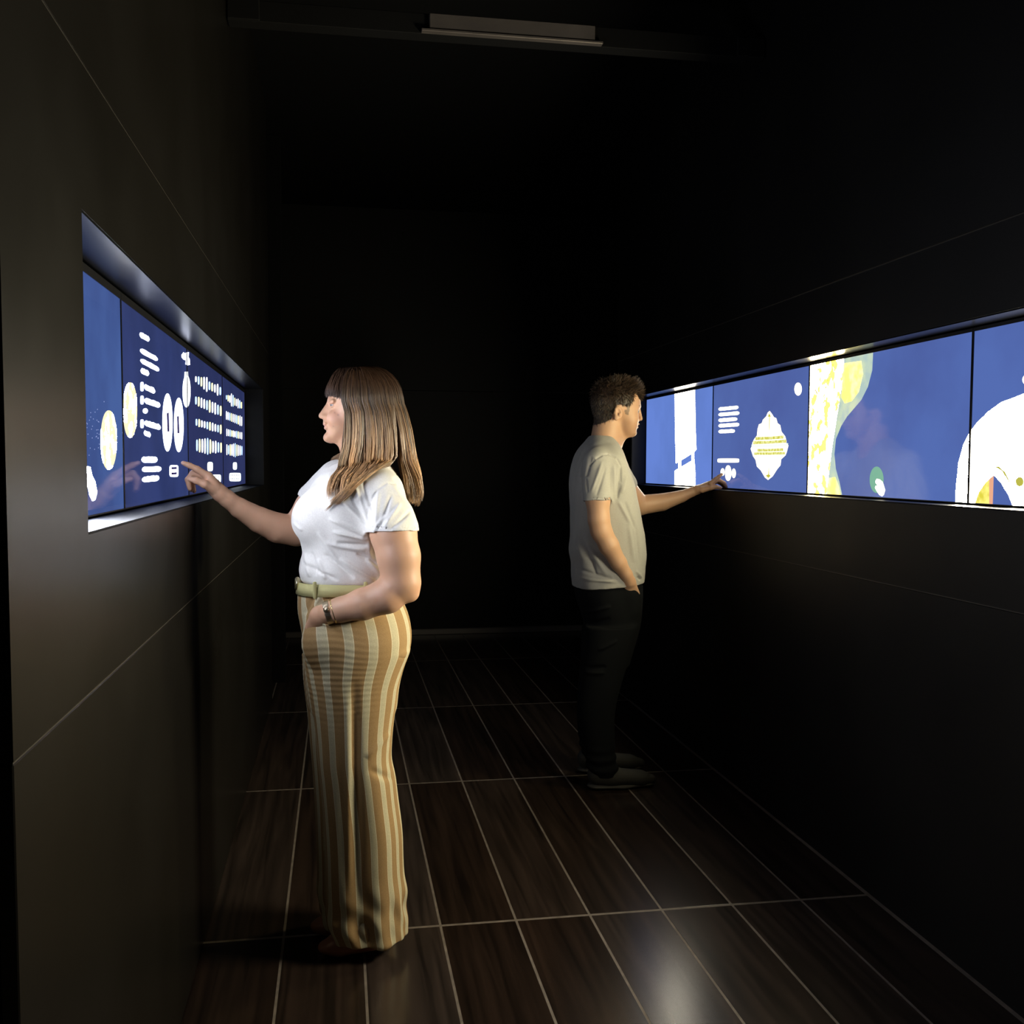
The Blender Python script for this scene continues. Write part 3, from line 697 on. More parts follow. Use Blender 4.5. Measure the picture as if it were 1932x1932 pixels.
# openings: neck, near sleeve, far sleeve
T_.ell(w(668, 862), (42*s_, 48*s_, 22*s_), .006, 's')
T_.cap(W(741, 990, 2.757), W(742, 1040, 2.755), 46.3*.00144, 46.3*.00144, .002, 's', plane=(W(741, 993, 2.757), np.array([0, 0, 1.0])))
T_.cap(W(592, 952, 3.096), W(570, 985, 3.1), 35*.0016, 33*.0016, .003, 's', plane=(W(596, 950, 3.095), -e2))
V, F = T_.surface(.0032); V = relax(V, F, 1, .4); N = vnormals(V, F)
V = V+N*(.0012*snoise(V, 45, 5)+.0010*snoise(V, 95, 6))[:, None]
fw = [(690, 985, 640, 940, 3, 2.6), (694, 992, 655, 925, 3, -2.4), (692, 975, 668, 915, 3, 2.4), (700, 965, 684, 905, 3.2, -2.6), (706, 990, 712, 925, 3, 2.4), (712, 992, 735, 930, 3.2, -2.2), (720, 990, 752, 945, 3.2, 2.2), (728, 994, 770, 960, 3, -2.0), (700, 1000, 724, 965, 2.6, 2.2),
      (690, 1008, 620, 975, 3.6, 2.6), (694, 1016, 628, 1000, 3.4, 2.8), (696, 1026, 634, 1022, 3.4, -2.8), (690, 1036, 615, 1022, 4, 2.2), (600, 1000, 640, 1060, 4.5, 2.4), (612, 1040, 668, 1088, 4, -2.8), (640, 1050, 706, 1092, 3.6, 3.0), (575, 1045, 585, 1088, 4, 2.6), (588, 1040, 596, 1085, 3.5, -2.6), (600, 1052, 615, 1090, 3.5, 2.4), (690, 1050, 720, 1085, 4, 3.0), (672, 1040, 712, 1062, 3.4, -2.4), (568, 1062, 640, 1090, 3.5, -2.0),
      (552, 985, 572, 1000, 3, 1.5), (640, 900, 600, 930, 4, 2.0), (620, 895, 590, 915, 3.5, -1.6), (694, 1000, 790, 1002, 1.6, 1.4), (740, 900, 765, 925, 3.5, -1.8), (735, 915, 778, 962, 4, 1.8)]
def seam(pts, wd=1.7, amp=-2.2): return [(a[0], a[1], b[0], b[1], wd, amp) for a, b in zip(pts[:-1], pts[1:])]
V = folds(V, N, [f[:5]+(f[5]*1.55,) for f in fw]+seam([(689, 990), (693, 952), (711, 921), (729, 909), (747, 912), (765, 932), (783, 961)]), 2.84, s_)
TEE = T_
tee_m = cloth_mat('white_jersey', (.76, .75, .72))
child('tee_shirt', np_mesh('tee_shirt', V, F), tee_m, woman)

# trousers
TR = Field()
hips = [(1096, 565, 738, 90), (1110, 562.5, 745, 95), (1128, 561.5, 756, 101), (1150, 562, 766.5, 108), (1177, 567, 774, 113), (1198, 570.5, 776, 115), (1222, 572, 773.5, 114), (1250, 574, 764, 110), (1285, 577, 754, 104), (1330, 582, 748, 96)]
TR.loft(hips, YW, n=2.3, k=.02, cap=.006); tab_h = TR.tab
near = [(1230, 578, 771, 56), (1273, 581, 755.5, 58), (1331, 588, 747, 58), (1404, 596, 738.5, 56), (1430, 598, 737.5, 56), (1467, 602, 744, 55), (1510, 606, 749, 53), (1570, 610, 756.5, 51), (1643, 613, 759.5, 50), (1690, 614, 764, 50), (1722, 616, 763.5, 50), (1752, 624, 764, 50), (1768, 628, 766, 51)]
YNW, YFW = 2.93-.072, 2.93+.060
def shift(rows, Y):   # rows read at YW, used at another depth: keep the picture position
    return rows
pl = (np.array([0, 0, .028]), np.array([0, .06, -1.0]))
TR.loft(near, YNW, n=2.2, k=.018, cap=.004); tab_n = TR.tab
far = [(1230, 570, 766, 56), (1273, 572, 750, 57), (1331, 578, 740, 57), (1404, 584, 730, 54), (1500, 591.5, 738, 57), (1570, 594.5, 742, 59), (1643, 597, 744, 60), (1690, 599, 744, 62), (1712, 602, 742, 62), (1735, 612, 740, 60)]
TR.loft(far, YFW, n=2.2, k=.018, cap=.004); tab_f = TR.tab
# pocket mouth bulge, hollow hems
TR.ell(W(612, 1212, 2.812), (42*.00146, 32*.00146, 46*.00146), .03)
TR.cap(W(698, 1745, YNW), W(698, 1800, YNW), 43*.0015, 47*.0015, .004, 's', flat=((1, 0, 0), 1.4))
TR.cap(W(668, 1715, YFW), W(668, 1770, YFW), 50*.0015, 56*.0015, .004, 's', flat=((1, 0, 0), 1.15))
V, F = TR.surface(.0034); V = relax(V, F, 1, .4); N = vnormals(V, F)
def stripe_u(V):
    u = np.zeros(len(V))
    zk = W(650, 1250, YW)[2]; tt = np.clip((zk+.06-V[:, 2])/.12, 0, 1)
    for (tabn, msk) in ((tab_n, V[:, 1] < (YNW+YFW)/2), (tab_f, V[:, 1] >= (YNW+YFW)/2)):
        z, CX, AX, BY, CY, Y = tabn
        t = np.clip(V[:, 2], z[0], z[-1]); zh, CXh, AXh, BYh, _, Yh = tab_h; th = np.clip(V[:, 2], zh[0], zh[-1])
        a1 = np.arctan2((V[:, 1]-Y)/np.interp(t, z, BY), (V[:, 0]-np.interp(t, z, CX))/np.interp(t, z, AX))
        a2 = np.arctan2((V[:, 1]-Yh)/np.interp(th, zh, BYh), (V[:, 0]-np.interp(th, zh, CXh))/np.interp(th, zh, AXh))
        c1, s1 = np.cos(a1)*tt+np.cos(a2)*(1-tt), np.sin(a1)*tt+np.sin(a2)*(1-tt)
        u = np.where(msk, np.arctan2(s1, c1), u)
    return u
uu = stripe_u(V)
cr_ = 0
zr = V[:, 2]
ztop, zbot = W(650, 1100, YW)[2], W(650, 1420, YW)[2]
xr = (V[:, 0]-W(570, 1200, YW)[0])/(W(760, 1200, YW)[0]-W(570, 1200, YW)[0])
amp = np.exp(-((zr-W(650, 1260, YW)[2])/.13)**2)*np.clip(1.15-xr*1.25, 0, 1)
V = V+N*(amp*.0010*np.sin(zr*380+5.0*snoise(V, 11, 8)+2.5*snoise(V, 33, 18)+xr*5)*(.55+.45*snoise(V, 22, 19)))[:, None]
amp2 = np.exp(-((zr-.09)/.10)**2)
V = V+N*(amp2*(.004*np.sin(uu*9+8*zr+2*snoise(V, 12, 4))+.003*snoise(V, 60, 9)+.003*snoise(V, 110, 10)))[:, None]
V = V+N*((.0045*np.sin(uu*5.0+1.0)*np.clip((.75-zr)/.3, 0, 1)))[:, None]
ft = [(668, 1270, 676, 1700, 8, -5), (655, 1300, 660, 1680, 7, 3), (690, 1420, 735, 1380, 6, 3), (695, 1440, 742, 1470, 6, -3), (588, 1166, 630, 1176, 1.8, 4), (592, 1120, 575, 1160, 4, -4), (610, 1115, 590, 1150, 4, 4), (640, 1105, 600, 1140, 4, -3), (750, 1236, 766, 1242, 1.5, -1.5)]
V = folds(V, N, ft, 2.83, s_)
def trouser_mat():
    mt, nt, N_, L, Bs = nodes_of('striped_linen')
    a = N_.new('ShaderNodeAttribute'); a.attribute_name = 'stripe'
    def band(c, wd):
        sb = N_.new('ShaderNodeMath'); sb.operation = 'SUBTRACT'; L.new(a.outputs['Fac'], sb.inputs[0]); sb.inputs[1].default_value = c
        ab = N_.new('ShaderNodeMath'); ab.operation = 'PINGPONG'; L.new(sb.outputs[0], ab.inputs[0]); ab.inputs[1].default_value = .5
        lt = N_.new('ShaderNodeMath'); lt.operation = 'LESS_THAN'; L.new(ab.outputs[0], lt.inputs[0]); lt.inputs[1].default_value = wd
        return lt.outputs[0]
    def mixc(f, c, prev):
        mx = N_.new('ShaderNodeMix'); mx.data_type = 'RGBA'; L.new(f, mx.inputs[0]); mx.inputs[7].default_value = c
        if isinstance(prev, tuple): mx.inputs[6].default_value = prev
        else: L.new(prev, mx.inputs[6])
        return mx.outputs[2]
    c = mixc(band(.5, .185), (.60, .54, .36, 1), (.40, .255, .115, 1))
    c = mixc(band(.315, .018), (.80, .72, .50, 1), c); c = mixc(band(.685, .018), (.80, .72, .50, 1), c)
    tc = N_.new('ShaderNodeTexCoord'); n = N_.new('ShaderNodeTexNoise'); n.inputs['Scale'].default_value = 320; n.inputs['Detail'].default_value = 2
    L.new(tc.outputs['Object'], n.inputs['Vector'])
    mx = N_.new('ShaderNodeMix'); mx.data_type = 'RGBA'; mx.blend_type = 'MULTIPLY'; mx.inputs[0].default_value = .35; L.new(c, mx.inputs[6]); L.new(n.outputs['Fac'], mx.inputs[7])
    L.new(mx.outputs[2], Bs.inputs['Base Color']); Bs.inputs['Roughness'].default_value = .85; Bs.inputs['Specular IOR Level'].default_value = .2
    bp = N_.new('ShaderNodeBump'); bp.inputs['Strength'].default_value = .15; bp.inputs['Distance'].default_value = .001; L.new(n.outputs['Fac'], bp.inputs['Height']); L.new(bp.outputs[0], Bs.inputs['Normal'])
    return mt
child('trousers', np_mesh('trousers', V, F, None, {'stripe': np.unwrap(uu)*0+uu/(2*math.pi)*15.0+7.62}), trouser_mat(), woman)

# belt with buckle and loops
def ring_strip(tabz, zlo, zhi, grow, thick, n=72, slope=0.0):
    z, CX, AX, BY, CY, Y = tabz; V = []; 
    for i in range(n):
        a = 2*math.pi*i/n; c, s = math.cos(a), math.sin(a)
        for zz_, g in ((zlo, grow), (zhi, grow), (zhi, grow-thick), (zlo, grow-thick)):
            t = min(max(zz_, z[0]), z[-1]); ax, by, cx = np.interp(t, z, AX)+g, np.interp(t, z, BY)+g, np.interp(t, z, CX)
            e = 2/2.3
            x = cx+ax*math.copysign(abs(c)**e, c); y = Y+by*math.copysign(abs(s)**e, s)
            V.append((x, y, zz_+slope*(x-cx)))
    F = []
    for i in range(n):
        j = (i+1) % n
        for k in range(4): F.append((i*4+k, j*4+k, j*4+(k+1) % 4, i*4+(k+1) % 4))
    return np.array(V), np.array(F)
zb0, zb1 = W(640, 1113, YW)[2], W(640, 1091.5, YW)[2]
V, F = ring_strip(tab_h, zb0, zb1, .0065, .006, slope=.03)
belt_m = mat('olive_canvas', (.47, .44, .20), .8, bump=.3, bscale=900)
belt = child('belt', np_mesh('belt', V, F), belt_m, woman)
BK = Field(); c = W(561, 1101, 2.90); BK.ell(c, (.010, .026, .019), .002); BK.ell(c+np.array([-.006, 0, 0]), (.007, .018, .011), .002, 's')
V, F = BK.surface(.0015)
bk = np_mesh('buckle', V, F); bk.transform(Matrix.Translation(-woman.location)); link('buckle', bk, mat('brass', (.62, .55, .33), .25, metal=.9), belt)
for (px_, y_) in ((594, 2.795), (690, 2.775)):
    p = W(px_, 1109, y_); LP = Field(); LP.cap(p+[0, 0, .012], p-[0, 0, .026], .0055, .0055, .002, flat=((0, 1, 0), .45)); V, F = LP.surface(.0018)
    lpm = np_mesh('belt_loop', V, F); lpm.transform(Matrix.Translation(-woman.location)); link('belt_loop', lpm, belt_m, belt)
# watch and bracelet on the near wrist
def bracelet(px, py, Y, dpx, dpy, r, wd, th, name, mt, bulge=None):
    c = W(px, py, Y); ax = W(px+dpx, py+dpy, Y)-c; ax /= np.linalg.norm(ax)
    F_ = Field()
    def fn(P):
        q = P-c; t = q@ax; rad = np.sqrt(np.maximum((q*q).sum(1)-t*t, 0)); return np.maximum(np.abs(t)-wd/2, np.abs(rad-r)-th/2)
    F_.add(fn, c-r-th, c+r+th, .001)
    if bulge is not None: F_.cap(c+bulge*(r-.004), c+bulge*(r-.001), .0100, .0095, .001)
    V, F = F_.surface(.0013); return child(name, np_mesh(name, V, F), mt, woman)
bracelet(619, 1156, 2.768, 10, -3, .0300, .017, .0045, 'watch', mat('gold_links', (.60, .50, .36), .28, metal=.95, bump=.6, bscale=350), bulge=np.array([-.1, -.9, .42])/1.0)
bracelet(629, 1154, 2.765, 10, -3, .0325, .004, .002, 'bracelet', mat('gold_wire', (.80, .58, .25), .25, metal=1.0))
# shoes
def shoe(root, pts, mt, ht=.05, sole=None, name='shoe'):
    S_ = Field()
    for (a, b, ra, rb, fl) in pts: S_.cap(a, b, ra, rb, .018, flat=((0, 0, 1), fl))
    def fl_(P): return .004-P[:, 2]
    S_.add(fl_, (-9, -9, -9), (9, 9, 9), .003, 'i')
    V, F = S_.surface(.003)
    cc = None
    return child(name, np_mesh(name, V, F), mt, root)
sh_m = mat('tan_leather', (.26, .10, .045), .4)
def g(px, Y): return W(px, 1780, Y)[0]
shoe(woman, [((g(700, YNW), YNW, .045), (g(640, YNW), YNW, .032), .040, .036, .9), ((g(640, YNW), YNW, .032), (g(617, YNW), YNW, .026), .038, .026, .7)], sh_m)
shoe(woman, [((g(680, YFW), YFW, .045), (g(622, YFW), YFW, .032), .040, .036, .9), ((g(622, YFW), YFW, .032), (g(604, YFW), YFW, .028), .038, .028, .7)], sh_m)

# long hair: thousands of fine strands gathered in locks
def woman_hair():
    hz = np.array([697, 712, 743, 757, 779, 810, 845, 864, 885, 900, 925, 950])
    fE = np.array([668, 655, 640, 643, 649, 648, 645, 639, 634, 630, 627, 626]); bE = np.array([700, 729, 751, 760, 768, 775, 780, 782, 787, 790, 790, 788]); hW = np.array([5, 40, 53, 55, 57, 59, 62, 66, 70, 72, 74, 76])
    nL, per, m_ = 150, 34, 26
    P_, R_, C_, SEC = [], [], [], []
    t = np.linspace(0, 1, m_); u = np.clip((t-.26)/.74, 0, 1); al = np.clip(t/.26, 0, 1)*math.pi/2; z1 = 757.0
    f1, b1, w1 = np.interp(z1, hz, fE), np.interp(z1, hz, bE), np.interp(z1, hz, hW)
    for l in range(nL):
        s0 = -1+2*(l+random.random())/nL
        end = np.interp(abs(s0), [0, .42, .5, .75, .9, 1], [944, 940, 946, 944, 936, 925])+random.gauss(0, 6)
        wave, ph, out = random.uniform(.5, 3.4), random.uniform(0, 6.28), random.gauss(0, 3.0)
        shade = random.choice([.30, .48, .7, .9, 1.05, 1.25, 1.6, 2.0])*random.uniform(.9, 1.1); lk = random.uniform(-18, 18)
        for k in range(per):
            ds = random.gauss(0, .022); dep = random.uniform(.88, 1.0); e1 = end-abs(random.gauss(0, 9))
            s = np.clip(s0+ds*(1-.72*u), -1, 1); sg = np.sign(s0); as_ = np.abs(s)
            top_x = 664+30*(1-abs(s0))+random.gauss(0, 3); top_z = 690.5+(abs(top_x-690)/30)**2*3+random.uniform(0, 2)
            zz = np.where(t < .26, z1+(top_z-z1)*np.cos(al), z1+(e1-z1)*u)
            a_ = math.pi/2*as_
            fz, bz, wz = np.interp(zz, hz, fE), np.interp(zz, hz, bE), np.interp(zz, hz, hW)
            qx = fz+(bz-fz)*np.cos(a_)**.85; qy = sg*wz*np.sin(a_)**.9
            Qx, Qy = f1+(b1-f1)*np.cos(a_)**.85, sg*w1*np.sin(a_)**.9
            x = np.where(t < .26, top_x+(Qx-top_x)*np.sin(al), qx); y = np.where(t < .26, Qy*np.sin(al), qy)
            mid = 1/(1+np.exp(-(abs(s0)-.40)*30)); sw = np.clip((zz-872)/60, 0, 1)
            x = x+sw*14*(1-mid)*np.clip(as_/.3, 0, 1)
            if mid > .5: lim = 752-np.maximum(zz-862, 0)*1.22; x = np.where(x > lim-12, np.minimum(x, lim-12+12*np.tanh((x-lim+12)/26)), x)
            cx = (fz+bz)/2
            x = cx+(x-cx)*dep+out*u*1.1+wave*u*np.sin(u*6.5+ph)+random.gauss(0, .5)
            y = y*dep+sg*(out*u*.9+wave*.7*u*np.cos(u*6+ph))
            X = np.stack([np.array([w(a, b)[0] for a, b in zip(x, zz)]), YW+y*s_, np.array([w(a, b)[2] for a, b in zip(x, zz)])], 1)
            P_.append(X); SEC.append(sg if mid > .5 else 0)
            R_.append((.0013*(1-.15*t)*(1-np.clip((t-.88)/.12, 0, 1)*.85)).clip(.0002))
            g_ = np.clip((zz-752+lk)/125, 0, 1)**1.2
            c0, c1 = np.array([.034, .018, .011]), np.array([.33, .19, .09])
            v = (1+(shade-1)*(.35+.65*np.clip((zz-720)/60, 0, 1)))*random.uniform(.85, 1.15)
            C_.append((c0*(1-g_[:, None])+c1*g_[:, None])*v[:, None])
    # fringe
    for k in range(900):
        u = random.uniform(-1, 1); ang = u*math.pi/2
        tx, tz = 668+random.gauss(0, 6), 693+random.uniform(0, 2)
        Qx, Qy = 645-29.5*math.cos(ang)**.8+random.gauss(0, .8), 51*math.sin(ang)
        e1 = 749+9*abs(u)**2+random.gauss(0, 1.8); dep = random.uniform(.93, 1.0)
        t = np.linspace(0, 1, m_); al = t*math.pi/2*.97
        x = tx+(Qx-tx)*np.sin(al)*dep; y = Qy*np.sin(al)*dep; zz = e1+(tz-e1)*np.cos(al)
        P_.append(np.stack([np.array([w(a, b)[0] for a, b in zip(x, zz)]), YW+y*s_, np.array([w(a, b)[2] for a, b in zip(x, zz)])], 1))
        SEC.append(0); R_.append((.0012*(1-np.clip((t-.85)/.15, 0, 1)*.8)).clip(.0002)); C_.append(np.tile(np.array([.045, .024, .014])*random.uniform(.6, 1.5), (m_, 1)))
    P_ = np.array(P_); sh = P_.shape; Q = P_.reshape(-1, 3); low = Q[:, 2] < w(650, 845)[2]; q = Q[low]
    lift = .004+.010*np.repeat(RNG.random((sh[0], 1)), sh[1], 1).ravel()[low]
    fr = np.repeat(np.array(SEC), sh[1])[low]; dirs = np.stack([np.where(fr != 0, -.35, 1.0), np.where(fr != 0, fr*.94, 0), np.zeros(len(fr))], 1); dirs /= np.linalg.norm(dirs, axis=1, keepdims=True)
    for it in range(16):       # lay the locks on the tee instead of inside it
        d = TEE.ev(q); bad = d < lift
        if not bad.any(): break
        q[bad] += dirs[bad]*np.clip(lift[bad]-d[bad], .002, .03)[:, None]
    Q[low] = q
    return tubes(Q.reshape(sh), np.array(R_), np.array(C_))
V, F, C = woman_hair()
child('hair', np_mesh('hair', V, F, C), hair_m, woman)

# ------------------------------------------------------------------ the man (faces +X, seen from his right side)
YM = 4.31; sM = SC(YM, 1150)
def q_(px, py, dy=0.0): return W(px, py, YM+dy)
man = tag(empty('person', (1.17, 4.31, 0)), 'person in grey tee and black trousers touching the wall display', 'person')
s_ = sM
B = Field()
B.ell(q_(1160, 757), (43*s_, 34*s_, 43*s_))
B.loft([(742, 1150, 1203.5, 31), (752, 1150, 1206, 32), (762, 1150, 1207, 32), (768, 1150, 1206.8, 31), (775, 1152, 1204.5, 31), (786, 1155, 1204, 30), (797, 1160, 1203, 28), (805, 1163, 1201.5, 26), (812, 1166, 1199.5, 22), (819, 1170, 1198.5, 17), (825, 1176, 1192, 10)], YM, n=2.1, k=.014, cap=.004)
B.cap(q_(1205.5, 770), q_(1208.6, 788), 2.4*s_, 3.2*s_, .004); B.ell(q_(1208.8, 790.5), (3.4*s_, 4.2*s_, 3.4*s_), .004)
for e in (-1, 1):
    B.ell(q_(1204.5, 792, e*.011), (4*s_, 3*s_, 3*s_), .004)
    B.ell(q_(1207, 777, e*.033), (5*s_, 8*s_, 4*s_), .006, 's')
    B.cap(q_(1206, 767, e*.012), q_(1202, 767, e*.052), 2.8*s_, 2.2*s_, .008)
    B.ell(q_(1192, 790, e*.045), (11*s_, 7*s_, 11*s_), .014)
B.ell(q_(1203, 800.3), (2.8*s_, 9*s_, 2.1*s_), .003); B.ell(q_(1201, 806.3), (2.8*s_, 8*s_, 2.2*s_), .003)
B.cap(q_(1205, 803, -.016), q_(1205, 803, .016), .8*s_, .8*s_, .002, 's')
B.ell(q_(1194, 818), (5.5*s_, 11*s_, 5.5*s_), .01)
B.cap(q_(1148, 785), q_(1142, 842), 24.5*s_, 29*s_, .02); B.cap(q_(1176, 815), q_(1158, 838), 10*s_, 14*s_, .02)
for e in (-1, 1):
    B.ell(q_(1166, 778, e*.078), (8.2*s_, 2.6*s_, 12.5*s_), .004, tilt=.18); B.ell(q_(1163, 789, e*.077), (4.5*s_, 2.4*s_, 5*s_), .004)
    B.ell(q_(1167.5, 779, e*.084), (4.2*s_, 2.2*s_, 7.6*s_), .003, 's', tilt=.18); B.ell(q_(1168.5, 782, e*.083), (2.2*s_, 2*s_, 3*s_), .003)
B.loft([(832, 1112, 1160, 34), (846, 1102, 1164, 60), (870, 1092, 1172, 80), (905, 1086, 1182, 82), (960, 1086, 1194, 76), (1020, 1086, 1202, 72), (1080, 1088, 1200, 74), (1130, 1098, 1196, 62), (1180, 1114, 1188, 48)], YM, n=2.4, k=.02)
YMN, YMF = 4.31-.115, 4.31+.125
for (Y, kx) in ((YMN, 0), (YMF, -10)):
    B.chain([W(1152+kx*.4, 1165, YM+(Y-YM)*.6), W(1132+kx*.7, 1320, Y), W(1133+kx, 1420, Y), W(1132+kx, 1460, Y)], [24*s_, 20*s_, 15*s_, 14*s_], .02)
    B.cap(W(1135+kx, 1470, Y), W(1195+kx, 1482, Y), 10*s_, 8*s_, .02)
# near (right) arm, hand in pocket
B.chain([W(1132, 890, 4.16), W(1128, 943, 4.106), W(1130, 981, 4.098), W(1134, 1002, 4.098)], [19*.00216, 23*.00216, 20.5*.00216, 20*.00216], .012)
B.chain([W(1134, 1000, 4.098), W(1149, 1030, 4.100), W(1167, 1062, 4.112), W(1181, 1084, 4.125), W(1187, 1098, 4.135)], [20*.00216, 19*.00216, 15.5*.00216, 12.2*.00216, 12*.00216], .012)
B.cap(W(1187, 1098, 4.135), W(1190, 1122, 4.156), .029, .027, .01, flat=((0, 1, 0), .62))
for q in range(4): B.cap(W(1180+q*5.5, 1120, 4.152), W(1182+q*5, 1148-abs(q-1)*2, 4.165), .009, .008, .004)
B.cap(W(1194, 1100, 4.135), W(1203, 1120, 4.150), .013, .010, .006)
# far (left) arm to the display
B.chain([W(1146, 884, 4.475), W(1178, 922, 4.50), W(1207, 954, 4.515)], [29*.0023, 24*.0023, 20*.0023], .012)
B.chain([W(1207, 953, 4.515), W(1249, 947.5, 4.51), W(1286, 936.5, 4.50), W(1305, 928.5, 4.495), W(1315, 924.5, 4.49)], [20*.0023, 17.6*.0023, 12.2*.0023, 9.6*.0023, 9*.0023], .004)
hm = lambda x, y, d=0.0: W(x, y, 4.485+d)
B.cap(hm(1316, 924, 0), hm(1340, 915, .0), .019, .020, .008, flat=((0, 1, 0), 1.45))
B.chain([hm(1341, 912, -.028), hm(1350, 904, -.030), hm(1356.5, 899, -.030), hm(1361.5, 895, -.028)], [.0112, .0092, .0082, .0066], .004)
for (dy, dx, dz) in ((-.008, 0, 0), (.012, 1, 1), (.030, -3, 3)):
    B.chain([hm(1341+dx, 911+dz, dy), hm(1356+dx, 905.5+dz, dy), hm(1365.5+dx, 911+dz, dy), hm(1370.5+dx, 919+dz*.6, dy)], [.0112, .0094, .0086, .0070], .003)
B.chain([hm(1325, 924, -.026), hm(1341, 920, -.040), hm(1351, 918.5, -.042), hm(1359.5, 920.5, -.038)], [.0150, .0115, .0098, .0075], .005)
V, F = B.surface(.0032); V = relax(V, F, 1, .4)
cols = np.tile(SKIN_M, (len(V), 1))*(1+.05*snoise(V, 60, 2))[:, None]
cols = cols+(np.array([.50, .24, .20])-cols)*(near_pt(V, q_(1204, 803), (.008, .018, .009))*.7)[:, None]
st = np.clip((W(1180, 790, YM)[2]-V[:, 2])/.02, 0, 1)*np.clip((V[:, 2]-W(1180, 826, YM)[2])/.012, 0, 1)*np.clip((V[:, 0]-W(1170, 800, YM)[0])/.02, 0, 1)
cols = cols*(1-.16*st[:, None]*np.array([.8, 1, 1.1]))
for e in (-1, 1):
    cols = cols+(np.array([.06, .04, .03])-cols)*(near_pt(V, q_(1206, 766, e*.034), (.012, .024, .0035))*.8)[:, None]
# scalp: cropped hair shows dark down to the hairline
def hairline(V):
    P = []
    poly = [(1110, 700), (1215, 700), (1211, 752), (1205, 752), (1199, 742), (1193, 744), (1192, 757), (1186, 764), (1185, 772), (1183.5, 783), (1176.5, 782), (1175.5, 768), (1168, 763), (1159, 766), (1155.5, 776), (1153, 789), (1144, 796), (1127, 801), (1110, 800)]
    px = np.array([W(a, b, YM-.05)[[0, 2]] for a, b in poly])
    x, z = V[:, 0], V[:, 2]; ins = np.zeros(len(V), bool); j = len(px)-1
    for i in range(len(px)):
        c = ((px[i, 1] > z) != (px[j, 1] > z)) & (x < (px[j, 0]-px[i, 0])*(z-px[i, 1])/(px[j, 1]-px[i, 1]+1e-12)+px[i, 0]); ins ^= c; j = i
    return ins
hl = hairline(V)
ear = np.abs(np.abs(V[:, 1]-YM)-.080) < .0062; ear &= (np.linalg.norm((V-q_(1166, 779))[:, [0, 2]]/np.array([.021, .031]), axis=1) < 1)
hl &= ~ear
side = np.clip((W(1160, 750, YM)[2]-V[:, 2])/.05, 0, 1); cols[hl] = mix3((.034, .021, .014), (.042, .035, .029), side)[hl]*(1+.35*snoise(V, 400, 77))[hl][:, None]
sb = hl & (V[:, 0] > W(1173.5, 775, YM-.05)[0]) & (V[:, 2] < W(1175, 766, YM-.05)[2]); cols[sb] = cols[sb]*.45+SKIN_M*.55*.7; hl &= ~sb
child('body', np_mesh('body', V, F, np.clip(cols, 0, 1)), skin, man)
mV, mN, mH = V, vnormals(V, F), hl
for e in (-1, 1): eyeball(man, q_(1200.5, 776.2, e*.032), 5.2*s_, (1, 0, 0))
# cropped hair: short strands on the scalp, longer and lifted at the front
idx = np.where(mH & (mV[:, 2] > W(1150, 802, YM)[2]))[0]; idx = RNG.choice(idx, min(5200, len(idx)), replace=True)
p0 = mV[idx]; n0 = mN[idx]
front = np.clip((p0[:, 0]-W(1165, 740, YM)[0])/.09, 0, 1)*np.clip((p0[:, 2]-W(1180, 752, YM)[2])/.03, 0, 1)
topz = np.clip((p0[:, 2]-W(1160, 762, YM)[2])/.06, 0, 1)
ln = .006+.016*topz+.018*front+RNG.uniform(-.003, .008, len(idx))*(.3+topz)
dirv = n0*(.55+.5*front)[:, None]+np.array([.50, 0, 0])*(topz+front)[:, None]+np.array([0, 0, -1.0])*(1-topz)[:, None]*.9+np.array([0, 0, .55])*front[:, None]+RNG.normal(0, .28, (len(idx), 3))
dirv += .35*np.stack([snoise(p0, 60, 21), snoise(p0, 60, 22), snoise(p0, 60, 23)], 1)
dirv /= np.linalg.norm(dirv, axis=1, keepdims=True)
tuft = (front > .55) & (RNG.random(len(idx)) < .45); dirv[tuft] += np.array([.15, 0, .9]); dirv /= np.linalg.norm(dirv, axis=1, keepdims=True); ln[tuft] += .007
tt = np.linspace(0, 1, 6)
paths = (p0-n0*.001)[:, None, :]+dirv[:, None, :]*(ln[:, None]*tt[None])[:, :, None]+np.array([.0, 0, -.006])[None, None, :]*(tt**2)[None, :, None]*(1-front)[:, None, None]
rad = np.tile(.0011*(1-.7*tt), (len(idx), 1)); cc = np.tile(np.array([.036, .023, .015]), (len(idx), 6, 1))*RNG.choice([.5, .8, 1.0, 1.5, 2.6], (len(idx), 1, 1))
V, F, C = tubes(paths, rad, cc)
child('hair', np_mesh('hair', V, F, C), hair_m, man)
# tee
T_ = Field()
hem_n = np.array([.10, 0, -1.0]); hem_n /= np.linalg.norm(hem_n)
T_.loft([(822, 1114, 1152, 30), (832, 1106, 1160, 46), (845, 1097, 1167, 66), (858, 1091, 1171, 82), (885, 1081, 1180, 90), (910, 1078.5, 1188, 90), (945, 1079.5, 1196, 86), (981, 1079, 1205, 83), (1017, 1078, 1211, 81), (1041, 1077, 1213.5, 81), (1063, 1081, 1212, 82), (1090, 1082, 1210, 83), (1112, 1084, 1208, 82)], YM, n=2.4, k=.012, cap=.008, plane=(W(1140, 1101, YM), hem_n))
T_.cap(W(1128, 872, 4.16), W(1127, 944, 4.108), 29*.00216, 27.5*.00216, .025, plane=(W(1127, 945, 4.105), np.array([.02, -.05, -1.0])))
T_.cap(W(1150, 880, 4.46), W(1176, 915, 4.50), 33*.0023, 28*.0023, .025)
T_.cap(q_(1145, 812), q_(1150, 846), 25.5*s_, 27*s_, .005, 's')
T_.cap(W(1128, 935, 4.107), W(1128, 975, 4.105), 25.2*.00216, 25.2*.00216, .002, 's', plane=(W(1128, 939, 4.106), np.array([0, 0, 1.0])))
T_.cap(W(1172, 918, 4.50), W(1195, 942, 4.51), 25*.0023, 23*.0023, .003, 's')
